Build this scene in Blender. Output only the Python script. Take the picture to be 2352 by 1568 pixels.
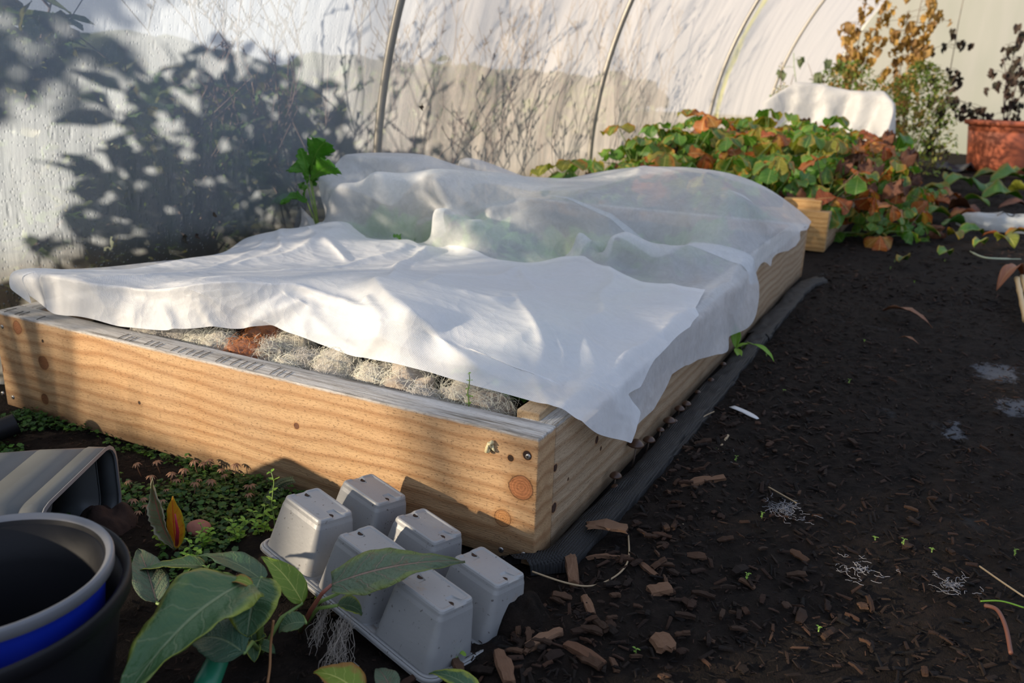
import bpy, math, random
import numpy as np
from mathutils import Vector, Matrix, noise
for o in list(bpy.data.objects): bpy.data.objects.remove(o)
SC = bpy.context.scene; COL = SC.collection
random.seed(7); rng = np.random.default_rng(7)
S = 0.75                                   # authoring unit -> metres

# ---------------- camera ----------------
F, YAW, PITCH, ROLL = 1916.7, -.469, .296, .033
CP = np.array([.443, -.967, .666])
def cam_axes():
    f = np.array([math.sin(YAW)*math.cos(PITCH), math.cos(YAW)*math.cos(PITCH), -math.sin(PITCH)])
    r = np.array([math.cos(YAW), -math.sin(YAW), 0]); u = np.cross(r, f)
    return math.cos(ROLL)*r+math.sin(ROLL)*u, -math.sin(ROLL)*r+math.cos(ROLL)*u, f
CR, CU, CF = cam_axes()
cam = bpy.data.cameras.new('camera'); co = bpy.data.objects.new('camera', cam); COL.objects.link(co)
m = Matrix(((CR[0], CU[0], -CF[0]), (CR[1], CU[1], -CF[1]), (CR[2], CU[2], -CF[2]))).to_4x4()
m.translation = Vector(CP*S); co.matrix_world = m
cam.sensor_width = 36; cam.lens = F/2352*36; cam.clip_start = .02; cam.clip_end = 200
cam.dof.use_dof = True; cam.dof.focus_distance = 1.25*S; cam.dof.aperture_fstop = 8
SC.camera = co
def P(px, py, z, axis=2):                  # photo coordinate -> point on the plane axis=z
    d = CF*F+CR*(px-1176)-CU*(py-784)
    return CP+d*(z-CP[axis])/d[axis]

# ---------------- light ----------------
SC.view_settings.view_transform = 'Standard'; SC.view_settings.look = 'None'
SC.view_settings.exposure = 0.0; SC.view_settings.gamma = 1
SUND = Vector((.60, .77, -.235)).normalized()
sl = bpy.data.lights.new('sun', 'SUN'); sl.energy = 26; sl.angle = math.radians(1.5); sl.color = (1, .84, .63)
so = bpy.data.objects.new('sun', sl); COL.objects.link(so); so.rotation_euler = SUND.to_track_quat('-Z', 'Y').to_euler()
w = bpy.data.worlds.new('sky'); SC.world = w; w.use_nodes = True
nt = w.node_tree; bg = nt.nodes['Background']
tc = nt.nodes.new('ShaderNodeTexCoord'); sx = nt.nodes.new('ShaderNodeSeparateXYZ'); rp = nt.nodes.new('ShaderNodeValToRGB')
nt.links.new(tc.outputs['Generated'], sx.inputs[0]); nt.links.new(sx.outputs[2], rp.inputs[0]); nt.links.new(rp.outputs[0], bg.inputs[0])
rp.color_ramp.elements[0].position = .0; rp.color_ramp.elements[0].color = (.62, .66, .72, 1)
rp.color_ramp.elements[1].position = .7; rp.color_ramp.elements[1].color = (.50, .66, 1, 1)
bg.inputs[1].default_value = 1.12

# ---------------- helpers ----------------
class MB:
    def __init__(s): s.v = []; s.f = []; s.uv = []; s.mi = []
    def add(s, vs, fs, uvs=None, mi=0):
        n = len(s.v); s.v += [tuple(map(float, q)) for q in vs]
        for i, f in enumerate(fs):
            s.f.append(tuple(n+k for k in f)); s.mi.append(mi)
            s.uv += [uvs[k] for k in f] if uvs is not None else [(0, 0)]*len(f)
    def box(s, a, b, mi=0):
        x0, y0, z0 = a; x1, y1, z1 = b
        s.add([(x0,y0,z0),(x1,y0,z0),(x1,y1,z0),(x0,y1,z0),(x0,y0,z1),(x1,y0,z1),(x1,y1,z1),(x0,y1,z1)],
              [(0,3,2,1),(4,5,6,7),(0,1,5,4),(1,2,6,5),(2,3,7,6),(3,0,4,7)], None, mi)
    def tube(s, pts, r, n=8, caps=True, mi=0, flat=1.0):
        pts = [Vector(q) for q in pts]; rs = r if hasattr(r, '__len__') else [r]*len(pts); vs = []; up = None
        for i, q in enumerate(pts):
            d = (pts[min(i+1, len(pts)-1)]-pts[max(i-1, 0)])
            if d.length < 1e-9: d = Vector((0, 0, 1))
            d.normalize()
            if up is None: up = Vector((0, 0, 1)) if abs(d.z) < .9 else Vector((1, 0, 0))
            a = d.cross(up).normalized(); b = a.cross(d); up = b
            for k in range(n):
                t = 2*math.pi*k/n; vs.append(q+a*math.cos(t)*rs[i]+b*math.sin(t)*rs[i]*flat)
        fs = [(i*n+k, i*n+(k+1) % n, (i+1)*n+(k+1) % n, (i+1)*n+k) for i in range(len(pts)-1) for k in range(n)]
        if caps: fs += [tuple(range(n))[::-1], tuple((len(pts)-1)*n+k for k in range(n))]
        s.add(vs, fs, [(k/n, i/len(pts)) for i in range(len(pts)) for k in range(n)], mi)
    def lathe(s, prof, n=48, c=(0, 0, 0), mi=0):
        vs = [(c[0]+r*math.cos(2*math.pi*k/n), c[1]+r*math.sin(2*math.pi*k/n), c[2]+z) for r, z in prof for k in range(n)]
        s.add(vs, [(i*n+k, i*n+(k+1) % n, (i+1)*n+(k+1) % n, (i+1)*n+k) for i in range(len(prof)-1) for k in range(n)], None, mi)
    def grid(s, pts, nu, nv, mi=0, mask=None):        # pts[iv*nu+iu]
        fs = []; 
        for j in range(nv-1):
            for i in range(nu-1): fs.append((j*nu+i, j*nu+i+1, (j+1)*nu+i+1, (j+1)*nu+i))
        s.add(pts, fs, [(i/(nu-1), j/(nv-1)) for j in range(nv) for i in range(nu)], mi)
    def build(s, name, mats, parent=None, smooth=True):
        me = bpy.data.meshes.new(name); me.from_pydata(s.v, [], s.f)
        if not isinstance(mats, (list, tuple)): mats = [mats]
        for q in mats: me.materials.append(q)
        uv = me.uv_layers.new(name='UVMap'); uv.data.foreach_set('uv', np.array(s.uv, dtype=np.float32).ravel())
        me.polygons.foreach_set('material_index', np.array(s.mi, dtype=np.int32))
        me.polygons.foreach_set('use_smooth', np.full(len(s.f), smooth)); me.update()
        return link(bpy.data.objects.new(name, me), parent)
def link(o, parent=None):
    COL.objects.link(o)
    if parent: o.parent = parent; o.matrix_parent_inverse = Matrix.Identity(4)
    return o
def tag(o, label, cat=None, group=None, kind=None):
    if label: o['label'] = label
    if cat: o['category'] = cat
    if group: o['group'] = group
    if kind: o['kind'] = kind
    return o
def empty(name, loc, label=None, cat=None, group=None, rz=0):
    e = bpy.data.objects.new(name, None); e.empty_display_size = .02; e.location = loc; e.rotation_euler = (0, 0, rz)
    link(e); return tag(e, label, cat, group)
def kids(o): return [c for c in bpy.data.objects if c.parent == o]
def copytree(o, parent=None, ch=None):
    c = o.copy(); COL.objects.link(c); c.parent = parent
    for k in (ch if ch is not None else kids(o)): copytree(k, c)
    return c
def bev(o, wd, seg=2):
    b = o.modifiers.new('b', 'BEVEL'); b.width = wd; b.segments = seg; b.limit_method = 'ANGLE'; return o
def thick(o, t, off=0):
    b = o.modifiers.new('s', 'SOLIDIFY'); b.thickness = t; b.offset = off; return o
def loc_(mb, c):                                     # shift mesh so that origin is c
    mb.v = [(x-c[0], y-c[1], z-c[2]) for x, y, z in mb.v]; return mb
U = random.uniform
def nz(x, y, z=0, s=1): return noise.noise(Vector((x*s, y*s, z*s)))

# ---------------- materials ----------------
class N:
    def __init__(s, name):
        s.m = bpy.data.materials.new(name); s.m.use_nodes = True; s.t = s.m.node_tree; s.t.nodes.clear()
        s.out = s.n('OutputMaterial')
    def n(s, k, **kw):
        q = s.t.nodes.new('ShaderNode'+k)
        for a, b in kw.items(): setattr(q, a, b)
        return q
    def set(s, sock, v):
        if v is None: return
        if isinstance(v, bpy.types.NodeSocket): s.t.links.new(v, sock)
        elif isinstance(v, (tuple, list)) and len(v) == 3 and sock.type == 'RGBA': sock.default_value = (*v, 1)
        else: sock.default_value = v
    def math(s, op, a, b=None, c=None, clamp=False):
        q = s.n('Math', operation=op, use_clamp=clamp)
        for i, v in enumerate((a, b, c)): s.set(q.inputs[i], v)
        return q.outputs[0]
    def vmath(s, op, a, b=None):
        q = s.n('VectorMath', operation=op); s.set(q.inputs[0], a); s.set(q.inputs[1], b)
        return q.outputs[1] if op in ('LENGTH', 'DISTANCE', 'DOT_PRODUCT') else q.outputs[0]
    def mix(s, f, a, b, mode='MIX'):
        q = s.n('MixRGB', blend_type=mode); s.set(q.inputs[0], f); s.set(q.inputs[1], a); s.set(q.inputs[2], b); return q.outputs[0]
    def noise(s, v, sc, det=4, rough=.5, dist=0, col=False):
        q = s.n('TexNoise'); s.set(q.inputs['Vector'], v); q.inputs['Scale'].default_value = sc; q.inputs['Detail'].default_value = det
        q.inputs['Roughness'].default_value = rough; q.inputs['Distortion'].default_value = dist; return q.outputs[1 if col else 0]
    def vor(s, v, sc, feat='F1', out=0):
        q = s.n('TexVoronoi', feature=feat); s.set(q.inputs['Vector'], v); q.inputs['Scale'].default_value = sc; return q.outputs[out]
    def ramp(s, f, *st):
        q = s.n('ValToRGB'); e = q.color_ramp.elements
        while len(e) < len(st): e.new(.5)
        for i, (p, c) in enumerate(st):
            e[i].position = p; e[i].color = (*c, 1) if len(c) == 3 else c
        s.set(q.inputs[0], f); return q.outputs[0]
    def step(s, f, a, b): 
        q = s.n('MapRange', interpolation_type='SMOOTHSTEP'); s.set(q.inputs[0], f); q.inputs[1].default_value = a; q.inputs[2].default_value = b; return q.outputs[0]
    def obj(s): return s.n('TexCoord').outputs['Object']
    def uv(s): return s.n('TexCoord').outputs['UV']
    def map(s, v, sc=(1, 1, 1), loc=(0, 0, 0)):
        q = s.n('Mapping'); s.set(q.inputs[0], v); q.inputs['Scale'].default_value = sc; q.inputs['Location'].default_value = loc; return q.outputs[0]
    def sep(s, v):
        q = s.n('SeparateXYZ'); s.set(q.inputs[0], v); return q.outputs
    def bump(s, h, st=.5, d=.01, nrm=None):
        q = s.n('Bump'); q.inputs['Strength'].default_value = st; q.inputs['Distance'].default_value = d; s.set(q.inputs['Height'], h); s.set(q.inputs['Normal'], nrm); return q.outputs[0]
    def pbr(s, col, rough=.6, nrm=None, spec=.5, **kw):
        q = s.n('BsdfPrincipled'); s.set(q.inputs['Base Color'], col); s.set(q.inputs['Roughness'], rough); s.set(q.inputs['Normal'], nrm)
        q.inputs['Specular IOR Level'].default_value = spec
        for k, v in kw.items(): s.set(q.inputs[k.replace('_', ' ')], v)
        return q.outputs[0]
    def mixs(s, f, a, b):
        q = s.n('MixShader'); s.set(q.inputs[0], f); s.t.links.new(a, q.inputs[1]); s.t.links.new(b, q.inputs[2]); return q.outputs[0]
    def end(s, sh): s.t.links.new(sh, s.out.inputs[0]); return s.m
    def rnd(s): return s.n('ObjectInfo').outputs['Random']
    def isl(s): return s.n('NewGeometry').outputs['Random Per Island']

def wood(name, ax, base, dark, knots=(), grey=.0):   # ax: grain axis; knots (x,y,z,r) in object space
    n = N(name); o = n.obj()
    sc = [1, 1, 1]; sc[ax] = .06
    wv = n.vmath('ADD', o, n.vmath('SCALE', n.vmath('SUBTRACT', n.noise(n.map(o, tuple(3*q for q in (1 if i == ax else 1.6 for i in range(3)))), 1.2, 2, col=True), (.5, .5, .5)), None))
    wv.node.inputs[1].links[0].from_node.inputs['Scale'].default_value = .05
    st = n.map(wv, tuple(sc))
    g = n.noise(st, 38, 3, .5, .3); g2 = n.noise(n.map(o, tuple(q*3 for q in sc)), 130, 3, .7)
    band = n.n('TexWave', wave_type='BANDS', bands_direction='Z'); n.set(band.inputs[0], st); band.inputs['Scale'].default_value = 13; band.inputs['Distortion'].default_value = 3.5; band.inputs['Detail'].default_value = 2; band.inputs['Detail Scale'].default_value = 1.3
    c = n.mix(n.ramp(g, (.3, (0, 0, 0)), (.75, (1, 1, 1))), base, tuple(.5*(a+b) for a, b in zip(base, dark)))
    c = n.mix(n.math('MULTIPLY', n.math('POWER', band.outputs[1], 2.5), .75), c, dark)
    spk = n.ramp(n.noise(n.map(o, tuple((.35 if i == ax else 1.0) for i in range(3))), 420, 3, .7), (.58, (0, 0, 0)), (.70, (1, 1, 1)))
    c = n.mix(n.math('MULTIPLY', spk, .6), c, tuple(q*.35 for q in dark))
    pale = n.ramp(n.noise(o, 5, 5, .6), (.35, (0, 0, 0)), (.75, (1, 1, 1)))
    c = n.mix(n.math('MULTIPLY', pale, .3), c, (.36, .29, .2))
    if grey:
        z = n.sep(o)[2]; top = n.step(n.math('ADD', z, n.math('MULTIPLY', n.noise(o, 60, 3), .004)), .198, .203)
        gr = n.ramp(n.noise(n.map(o, tuple(sc)), 60, 5, .8), (.35, (.13, .12, .10)), (.5, (.42, .40, .37)), (.75, (.62, .6, .58)))
        c = n.mix(top, c, gr)
        dirt = n.math('MULTIPLY', n.step(n.math('ADD', z, n.math('MULTIPLY', n.noise(o, 25, 4), .05)), .075, .025), .6)
        c = n.mix(dirt, c, (.07, .05, .03))
    c = n.mix(n.math('MULTIPLY', n.ramp(g2, (.45, (0, 0, 0)), (.7, (1, 1, 1))), .30), c, tuple(q*.6 for q in dark))
    h = n.math('ADD', n.math('MULTIPLY', g2, .6), n.math('MULTIPLY', spk, -.7)); h = n.math('ADD', h, n.math('MULTIPLY', band.outputs[1], .25))
    jit = n.math('MULTIPLY', n.noise(o, 45, 3), .5)
    for (x, y, z, r, kc) in knots:
        q = n.vmath('SUBTRACT', o, (x, y, z)); sc2 = [1, 1, 1.0]; 
        d = n.math('DIVIDE', n.vmath('LENGTH', q), r); d = n.math('ADD', d, jit)
        ring = n.math('ADD', .5, n.math('MULTIPLY', n.math('SINE', n.math('MULTIPLY', d, 26)), .5))
        kcol = n.mix(n.math('MULTIPLY', ring, .5), kc, tuple(t*.45 for t in kc))
        halo = n.step(d, 1.9, 1.15); c = n.mix(n.math('MULTIPLY', halo, .55), c, tuple(t*.75 for t in (.42, .2, .07)))
        edge = n.step(d, 1.3, 1.2); c = n.mix(n.math('MULTIPLY', edge, .8), c, (.09, .035, .015)); c = n.mix(n.step(d, 1.2, 1.1), c, kcol)
    return n.end(n.pbr(c, .75, n.bump(h, .55, .004), .25))

def plain(name, col, rough=.5, var=.15, bs=0, bsc=60, spec=.4, **kw):
    n = N(name); o = n.obj(); f = n.noise(o, 9, 4); c = n.mix(f, tuple(q*(1-var) for q in col), tuple(min(1, q*(1+var)) for q in col))
    return n.end(n.pbr(c, rough, n.bump(n.noise(o, bsc, 4), bs, .003) if bs else None, spec, **kw))

def leafmat(name, cols, vein=(.35, .45, .2), edge=None, rough=.45, trans=.35, veins=True, vs=26, dirt=None, bumps=.25):
    """cols: ramp over random; uv.x across, uv.y along"""
    n = N(name); uv = n.uv(); s = n.sep(uv)
    rnd = n.math('FRACT', n.math('ADD', n.isl(), n.rnd()))
    st = [(i/max(1, len(cols)-1), c) for i, c in enumerate(cols)]
    c = n.ramp(rnd, *st)
    blot = n.noise(n.obj(), 40, 4, .6); c = n.mix(n.math('MULTIPLY', blot, .5), c, n.mix(1.0, c, (.5, .55, .4), 'MULTIPLY'))
    ax = n.math('ABSOLUTE', n.math('SUBTRACT', s[0], .5))
    if veins:
        mid = n.step(ax, .035, .012)
        ph = n.math('SINE', n.math('ADD', n.math('MULTIPLY', s[1], vs), n.math('ADD', n.math('MULTIPLY', ax, -14), n.math('MULTIPLY', n.noise(uv, 6, 2), 3))))
        sv = n.step(ph, .93, .995); f = n.math('MAXIMUM', mid, n.math('MULTIPLY', sv, .45))
        c = n.mix(f, c, vein)
        h = n.math('ADD', n.math('MULTIPLY', n.math('ABSOLUTE', ph), .4), n.noise(n.map(uv, (1, 2, 1)), 22, 3)); h = n.math('SUBTRACT', h, f)
    else: h = n.noise(uv, 14, 3)
    if edge:
        e = n.math('ADD', n.math('MULTIPLY', ax, 2), n.math('MULTIPLY', n.noise(uv, 5, 3), .9)); e = n.math('ADD', e, n.math('MULTIPLY', n.math('SUBTRACT', rnd, .5), .8))
        c = n.mix(n.math('MULTIPLY', n.step(e, 1.15, 1.6), .85), c, edge)
    if dirt: c = n.mix(n.math('MULTIPLY', n.step(n.noise(n.obj(), 70, 5, .7), .55, .75), .7), c, dirt)
    nb = n.bump(h, bumps, .002)
    a = n.pbr(c, rough, nb, .35); t = n.n('BsdfTranslucent'); n.set(t.inputs[0], n.mix(1, c, (1.6, 1.7, .7), 'MULTIPLY')); n.set(t.inputs[1], nb)
    return n.end(n.mixs(trans, a, t.outputs[0]))

kn = lambda px, py, r, c=(.30, .12, .05): (*P(px, py, 0, 1), r, c)
front_knots = [kn(1197, 1120, .020, (.38, .15, .06)), kn(1155, 1190, .014, (.40, .19, .07)), kn(40, 752, .014), kn(100, 833, .015, (.2, .08, .03)), kn(103, 916, .011, (.2, .08, .03)), kn(681, 978, .006, (.14, .06, .03)), kn(0, 843, .012, (.15, .06, .03)), kn(1173, 1052, .005, (.04, .02, .01)), kn(1211, 1046, .0075, (.03, .015, .01)), kn(320, 925, .0035, (.05, .03, .02)), kn(98, 783, .0035, (.05, .03, .02))]
sk = lambda px, py, r: (*P(px, py, 0.0, 0), r, (.06, .03, .02))
side_knots = [sk(1276, 1074, .006), sk(1273, 1165, .008), sk(1371, 1010, .007), sk(1305, 1100, .003), sk(1380, 1030, .004), sk(1640, 900, .008), sk(1560, 960, .006)]
W_front = wood('rough_sawn_pine', 0, (.50, .32, .165), (.29, .14, .055), front_knots, 1)
W_side = wood('weathered_pine', 1, (.42, .31, .20), (.26, .15, .075), side_knots, 1)
W_bat = wood('batten_wood', 1, (.48, .36, .22), (.25, .15, .07))
W_far = wood('orange_pine', 0, (.62, .38, .15), (.4, .2, .06), [(-.09, 2.97, .10, .012, (.1, .05, .02)), (-.16, 2.97, .03, .012, (.1, .05, .02))])

def soilmat(name, a, b, patches=False):
    n = N(name); o = n.obj(); f = n.noise(o, 22, 8, .7); g = n.noise(n.map(o, (1, .6, 1)), 90, 5, .8)
    c = n.mix(n.ramp(f, (.35, (0, 0, 0)), (.7, (1, 1, 1))), a, b)
    c = n.mix(n.math('MULTIPLY', n.ramp(g, (.58, (0, 0, 0)), (.75, (1, 1, 1))), .55), c, tuple(q*3.0 for q in b))
    r = .88
    if patches:
        x, y, z = n.sep(o)
        for (cx, cy, rx, ry) in patches:
            d = n.math('ADD', n.math('POWER', n.math('DIVIDE', n.math('SUBTRACT', x, cx), rx), 2.0), n.math('POWER', n.math('DIVIDE', n.math('SUBTRACT', y, cy), ry), 2.0))
            d = n.math('ADD', n.math('SQRT', d), n.math('MULTIPLY', n.noise(o, 26, 6, .75), 2.4))
            c = n.mix(n.math('MULTIPLY', n.step(d, 2.15, 1.7), .75), c, (.12, .13, .15))
        w = n.step(n.noise(o, 3.2, 5, .6), .62, .7); c = n.mix(n.math('MULTIPLY', w, .35), c, (.06, .065, .07))
    h = n.math('ADD', f, n.math('MULTIPLY', g, .6))
    return n.end(n.pbr(c, r, n.bump(h, .9, .012), .12))
G1 = P(2190, 985, 0); G2 = P(2330, 930, 0); G3 = P(2010, 785, 0); G4 = P(2290, 850, 0)
SOIL = soilmat('dark_soil', (.006, .0045, .0035), (.019, .013, .010), [(G1[0], G1[1], .025, .09), (G2[0], G2[1], .05, .08), (G4[0], G4[1], .06, .1)])
BEDSOIL = soilmat('bed_soil', (.012, .008, .006), (.03, .02, .014))
def chipmat(name, cols, dark=.5):
    n = N(name); o = n.obj(); r = n.math('FRACT', n.math('ADD', n.isl(), n.rnd())); c = n.ramp(r, *[(i/(len(cols)-1), q) for i, q in enumerate(cols)])
    g = n.noise(n.map(o, (2, 14, 14)), 30, 4, .7); c = n.mix(n.math('MULTIPLY', g, .8), c, n.mix(1, c, (.35, .3, .28), 'MULTIPLY'))
    return n.end(n.pbr(c, .75, n.bump(g, .5, .003), .15))
CHIP = chipmat('bark', [(.010, .007, .006), (.030, .017, .012), (.065, .034, .021), (.02, .013, .010), (.10, .056, .034), (.014, .010, .008)])
CHIPF = chipmat('fine_bark', [(.006, .005, .004), (.026, .016, .011), (.009, .007, .006), (.055, .030, .020), (.007, .006, .006), (.016, .011, .009)])
BARKBR = chipmat('brown_bark', [(.15, .08, .045), (.22, .13, .08), (.12, .06, .035)])
STRAW = plain('dry_straw', (.30, .22, .13), .6)
GREY = None
def traymat():
    n = N('grey_plastic_tray'); o = n.obj(); f = n.noise(o, 14, 5, .6)
    c = n.mix(f, (.21, .21, .21), (.29, .288, .285))
    rust = n.step(n.noise(o, 18, 5, .7), .60, .76); c = n.mix(n.math('MULTIPLY', rust, .5), c, (.28, .19, .11))
    sp = n.step(n.noise(o, 170, 3, .6), .66, .70); c = n.mix(n.math('MULTIPLY', sp, .8), c, (.05, .04, .035))
    return n.end(n.pbr(c, .42, n.bump(n.math('ADD', f, n.math('MULTIPLY', n.noise(o, 220, 2), .2)), .2, .003), .5))
TRAY = traymat()
POTG = plain('dark_grey_plastic', (.07, .075, .078), .42, .3, .15, 30)
POTB = plain('black_plastic', (.008, .008, .010), .5, .3, .2, 25, .2)
RIMG = plain('grey_rim_plastic', (.13, .135, .15), .4, .3, .15, 40)
BLUE = plain('blue_plastic', (.006, .022, .30), .35, .2)
TERRA = plain('terracotta_plastic', (.42, .115, .055), .5, .12, .05)
STEEL = plain('zinc', (.35, .34, .33), .35, .3, Metallic=.9)
MUSH = plain('mushroom_skin', (.055, .026, .014), .35, .4, .3, 60)
MSTEM = plain('mushroom_stem', (.11, .08, .06), .6, .3)
DARKNET = None
def netmat():
    n = N('woven_black_fabric'); o = n.obj(); a = n.n('TexWave', bands_direction='X'); b = n.n('TexWave', bands_direction='Y')
    for q in (a, b): n.set(q.inputs[0], o); q.inputs['Scale'].default_value = 90; q.inputs['Distortion'].default_value = .6
    h = n.math('MULTIPLY', a.outputs[1], b.outputs[1]); f = n.noise(o, 12, 4)
    c = n.mix(f, (.014, .014, .015), (.035, .035, .036)); c = n.mix(n.math('MULTIPLY', h, .35), c, (.06, .06, .06))
    return n.end(n.pbr(c, .5, n.bump(h, .8, .003), .15))
DARKNET = netmat()

def fleece(name, tr, tl):
    n = N(name); o = n.obj()
    fi = n.noise(n.map(o, (1, 1.6, 1)), 120, 6, .8, .8); fi2 = n.noise(o, 34, 5, .75, 1.5)
    wv = n.n('TexWave', bands_direction='DIAGONAL'); n.set(wv.inputs[0], o); wv.inputs['Scale'].default_value = 160
    h = n.math('ADD', n.math('MULTIPLY', fi, .5), n.math('MULTIPLY', wv.outputs[1], .12))
    ds = n.vmath('ADD', n.map(o, (1, 1.5, 1)), n.vmath('SCALE', n.noise(o, 5, 3, col=True), None)); ds.node.inputs[1].links[0].from_node.inputs['Scale'].default_value = .12
    big = n.math('ADD', n.vor(ds, 6.5), n.math('ADD', n.math('MULTIPLY', n.vor(ds, 15), .4), n.math('MULTIPLY', n.vor(ds, 37), .14)))
    b0 = n.bump(big, .42, .02); nb = n.bump(h, .55, .0016, b0)
    d = n.n('BsdfDiffuse'); n.set(d.inputs[0], (.79, .80, .82) if tr > .12 else (.66, .66, .66)); n.set(d.inputs['Normal'], nb)
    t = n.n('BsdfTranslucent'); n.set(t.inputs[0], (.82, .83, .85) if tr > .12 else (.6, .6, .6)); n.set(t.inputs[1], nb)
    g = n.n('BsdfGlossy'); n.set(g.inputs['Roughness'], .42); n.set(g.inputs['Color'], (.9, .9, .9)); n.set(g.inputs['Normal'], nb)
    a = n.mixs(tl, d.outputs[0], t.outputs[0]); a = n.mixs(.03, a, g.outputs[0])
    tp = n.n('BsdfTransparent'); n.set(tp.inputs[0], (.95, .97, .97))
    f = n.math('MULTIPLY', n.math('ADD', .55, n.math('MULTIPLY', fi2, .9)), tr, clamp=True)
    return n.end(n.mixs(f, a, tp.outputs[0]))
FL_A = fleece('horticultural_fleece', .35, .36)
FL_B = fleece('folded_fleece', .17, .34)
FL_C = fleece('dense_fleece', .10, .35)

def filmmat():
    n = N('polytunnel_film'); o = n.obj(); x, y, z = n.sep(o)
    drop = n.vor(n.map(o, (1, 1, .8)), 95); drop2 = n.vor(n.map(o, (1, 1, .35)), 42)
    st = n.noise(n.map(o, (1, 14, 1.1)), 6, 5, .6, .4); fine = n.noise(o, 60, 4, .7)
    near = n.step(y, 3.0, .2)                                        # condensation is heaviest at the near end
    h = n.math('ADD', n.math('MULTIPLY', n.step(drop, .35, .1), near), n.math('MULTIPLY', n.step(drop2, .3, .05), near))
    h = n.math('ADD', h, n.math('MULTIPLY', st, 1.0)); h = n.math('ADD', h, n.math('MULTIPLY', fine, .4))
    sag = n.noise(n.map(o, (1, 1.6, .5)), 2.2, 3, .5)
    nb = n.bump(h, .35, .004, n.bump(sag, .35, .12))
    base = n.mix(n.math('MULTIPLY', st, .4), (.275, .265, .26), (.215, .195, .18))
    low = n.math('MULTIPLY', n.step(n.math('ADD', z, n.math('MULTIPLY', n.noise(o, 2.5, 4), .12)), .40, .26), .8)   # soil film along the foot
    base = n.mix(n.math('MULTIPLY', n.step(y, 2.2, .8), .8), base, (.24, .285, .345))  # bluish near end: cool shade painted into the film colour
    base = n.mix(low, base, (.06, .05, .035))
    gr = n.step(n.math('ABSOLUTE', n.math('SUBTRACT', n.math('ADD', y, n.math('MULTIPLY', n.noise(o, 5, 4), .16)), 6.27)), .10, .03)
    base = n.mix(n.math('MULTIPLY', gr, n.math('MULTIPLY', n.noise(n.map(o, (1, 4, 1)), 14, 4), 1.5), clamp=True), base, (.30, .28, .06))
    dirt = n.step(n.noise(n.map(o, (1, 9, .7)), 5, 6, .7), .60, .72); base = n.mix(n.math('MULTIPLY', dirt, .25), base, (.16, .16, .12))
    t = n.n('BsdfTranslucent'); n.set(t.inputs[0], base); n.set(t.inputs[1], nb)
    d = n.n('BsdfDiffuse'); n.set(d.inputs[0], base); n.set(d.inputs['Normal'], nb)
    g = n.n('BsdfGlossy'); n.set(g.inputs['Roughness'], .22); n.set(g.inputs['Normal'], nb)
    a = n.mixs(.28, t.outputs[0], d.outputs[0]); a = n.mixs(.10, a, g.outputs[0])
    tp = n.n('BsdfTransparent'); n.set(tp.inputs[0], (.97, .97, .97))
    f = n.math('SUBTRACT', .30, n.math('MULTIPLY', low, .20))
    return n.end(n.mixs(f, a, tp.outputs[0]))
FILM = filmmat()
PIPE = plain('galvanised_pipe', (.22, .21, .19), .38, .3, .1, 60, Metallic=.35)

L_dock = leafmat('dock_leaf', [(.045, .10, .055), (.06, .13, .05), (.04, .09, .055)], (.15, .20, .10), (.30, .33, .04), .42, .15, vs=34, bumps=.5)
L_dock2 = leafmat('yellowing_leaf', [(.16, .26, .03), (.22, .28, .03)], (.4, .42, .1), (.3, .12, .03), .45, .3, vs=34)
L_mildew = leafmat('dusty_dock_leaf', [(.14, .19, .12), (.13, .175, .11)], (.30, .21, .16), (.2, .24, .06), .6, .2, vs=40, dirt=(.22, .13, .08), bumps=.9)
L_sun = leafmat('bright_leaf', [(.26, .46, .05), (.20, .38, .05), (.34, .52, .08)], (.3, .42, .1), None, .45, .4)
L_pars = leafmat('celery_leaf', [(.12, .34, .03), (.09, .27, .03)], (.15, .3, .05), None, .4, .35)
L_moss = leafmat('ground_cover_leaf', [(.03, .09, .012), (.06, .15, .02), (.02, .06, .015), (.05, .11, .03)], (.1, .2, .04), None, .5, .2, veins=False)
L_bract = plain('dry_bract', (.20, .105, .06), .7, .4)
L_straw = [leafmat('strawberry_green', [(.055, .15, .02), (.085, .21, .03), (.13, .25, .035), (.045, .12, .03)], (.2, .3, .08), (.30, .22, .04), .42, .3, vs=40),
           leafmat('strawberry_yellow', [(.16, .20, .025), (.26, .22, .03), (.13, .20, .03)], (.4, .38, .1), (.40, .16, .03), .45, .35, vs=40),
           leafmat('strawberry_orange', [(.42, .15, .03), (.36, .09, .04), (.45, .24, .05)], (.5, .3, .12), (.2, .05, .02), .5, .35, vs=40),
           leafmat('strawberry_brown', [(.13, .05, .028), (.20, .085, .05), (.09, .04, .025)], (.2, .1, .06), (.06, .025, .02), .65, .15, vs=40)]
L_under = leafmat('brassica_leaf', [(.20, .44, .08), (.14, .34, .06), (.26, .50, .10)], (.2, .3, .12), None, .5, .2)
L_gold = leafmat('withered_gold_leaf', [(.50, .30, .09), (.34, .20, .06), (.22, .12, .05), (.56, .36, .14)], (.4, .3, .1), None, .7, .35, veins=False)
L_dark = leafmat('withered_dark_leaf', [(.035, .022, .018), (.06, .035, .025), (.03, .03, .02)], (.1, .06, .04), None, .7, .12, veins=False)
L_bush = leafmat('bush_leaf', [(.13, .22, .05), (.20, .28, .06), (.26, .21, .08), (.08, .16, .04)], (.2, .3, .1), None, .5, .35, veins=False)
L_out = leafmat('outdoor_leaf', [(.05, .10, .03), (.08, .12, .03), (.10, .08, .04)], (.2, .3, .1), None, .5, .3, veins=False)
STEMG = plain('green_stem', (.16, .24, .06), .45, .3)
STEMR = plain('red_stem', (.22, .07, .045), .45, .3)
STEMB = plain('brown_stem', (.13, .085, .05), .7, .3)
TWIG = plain('outdoor_twig', (.08, .055, .045), .8, .3)

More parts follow.
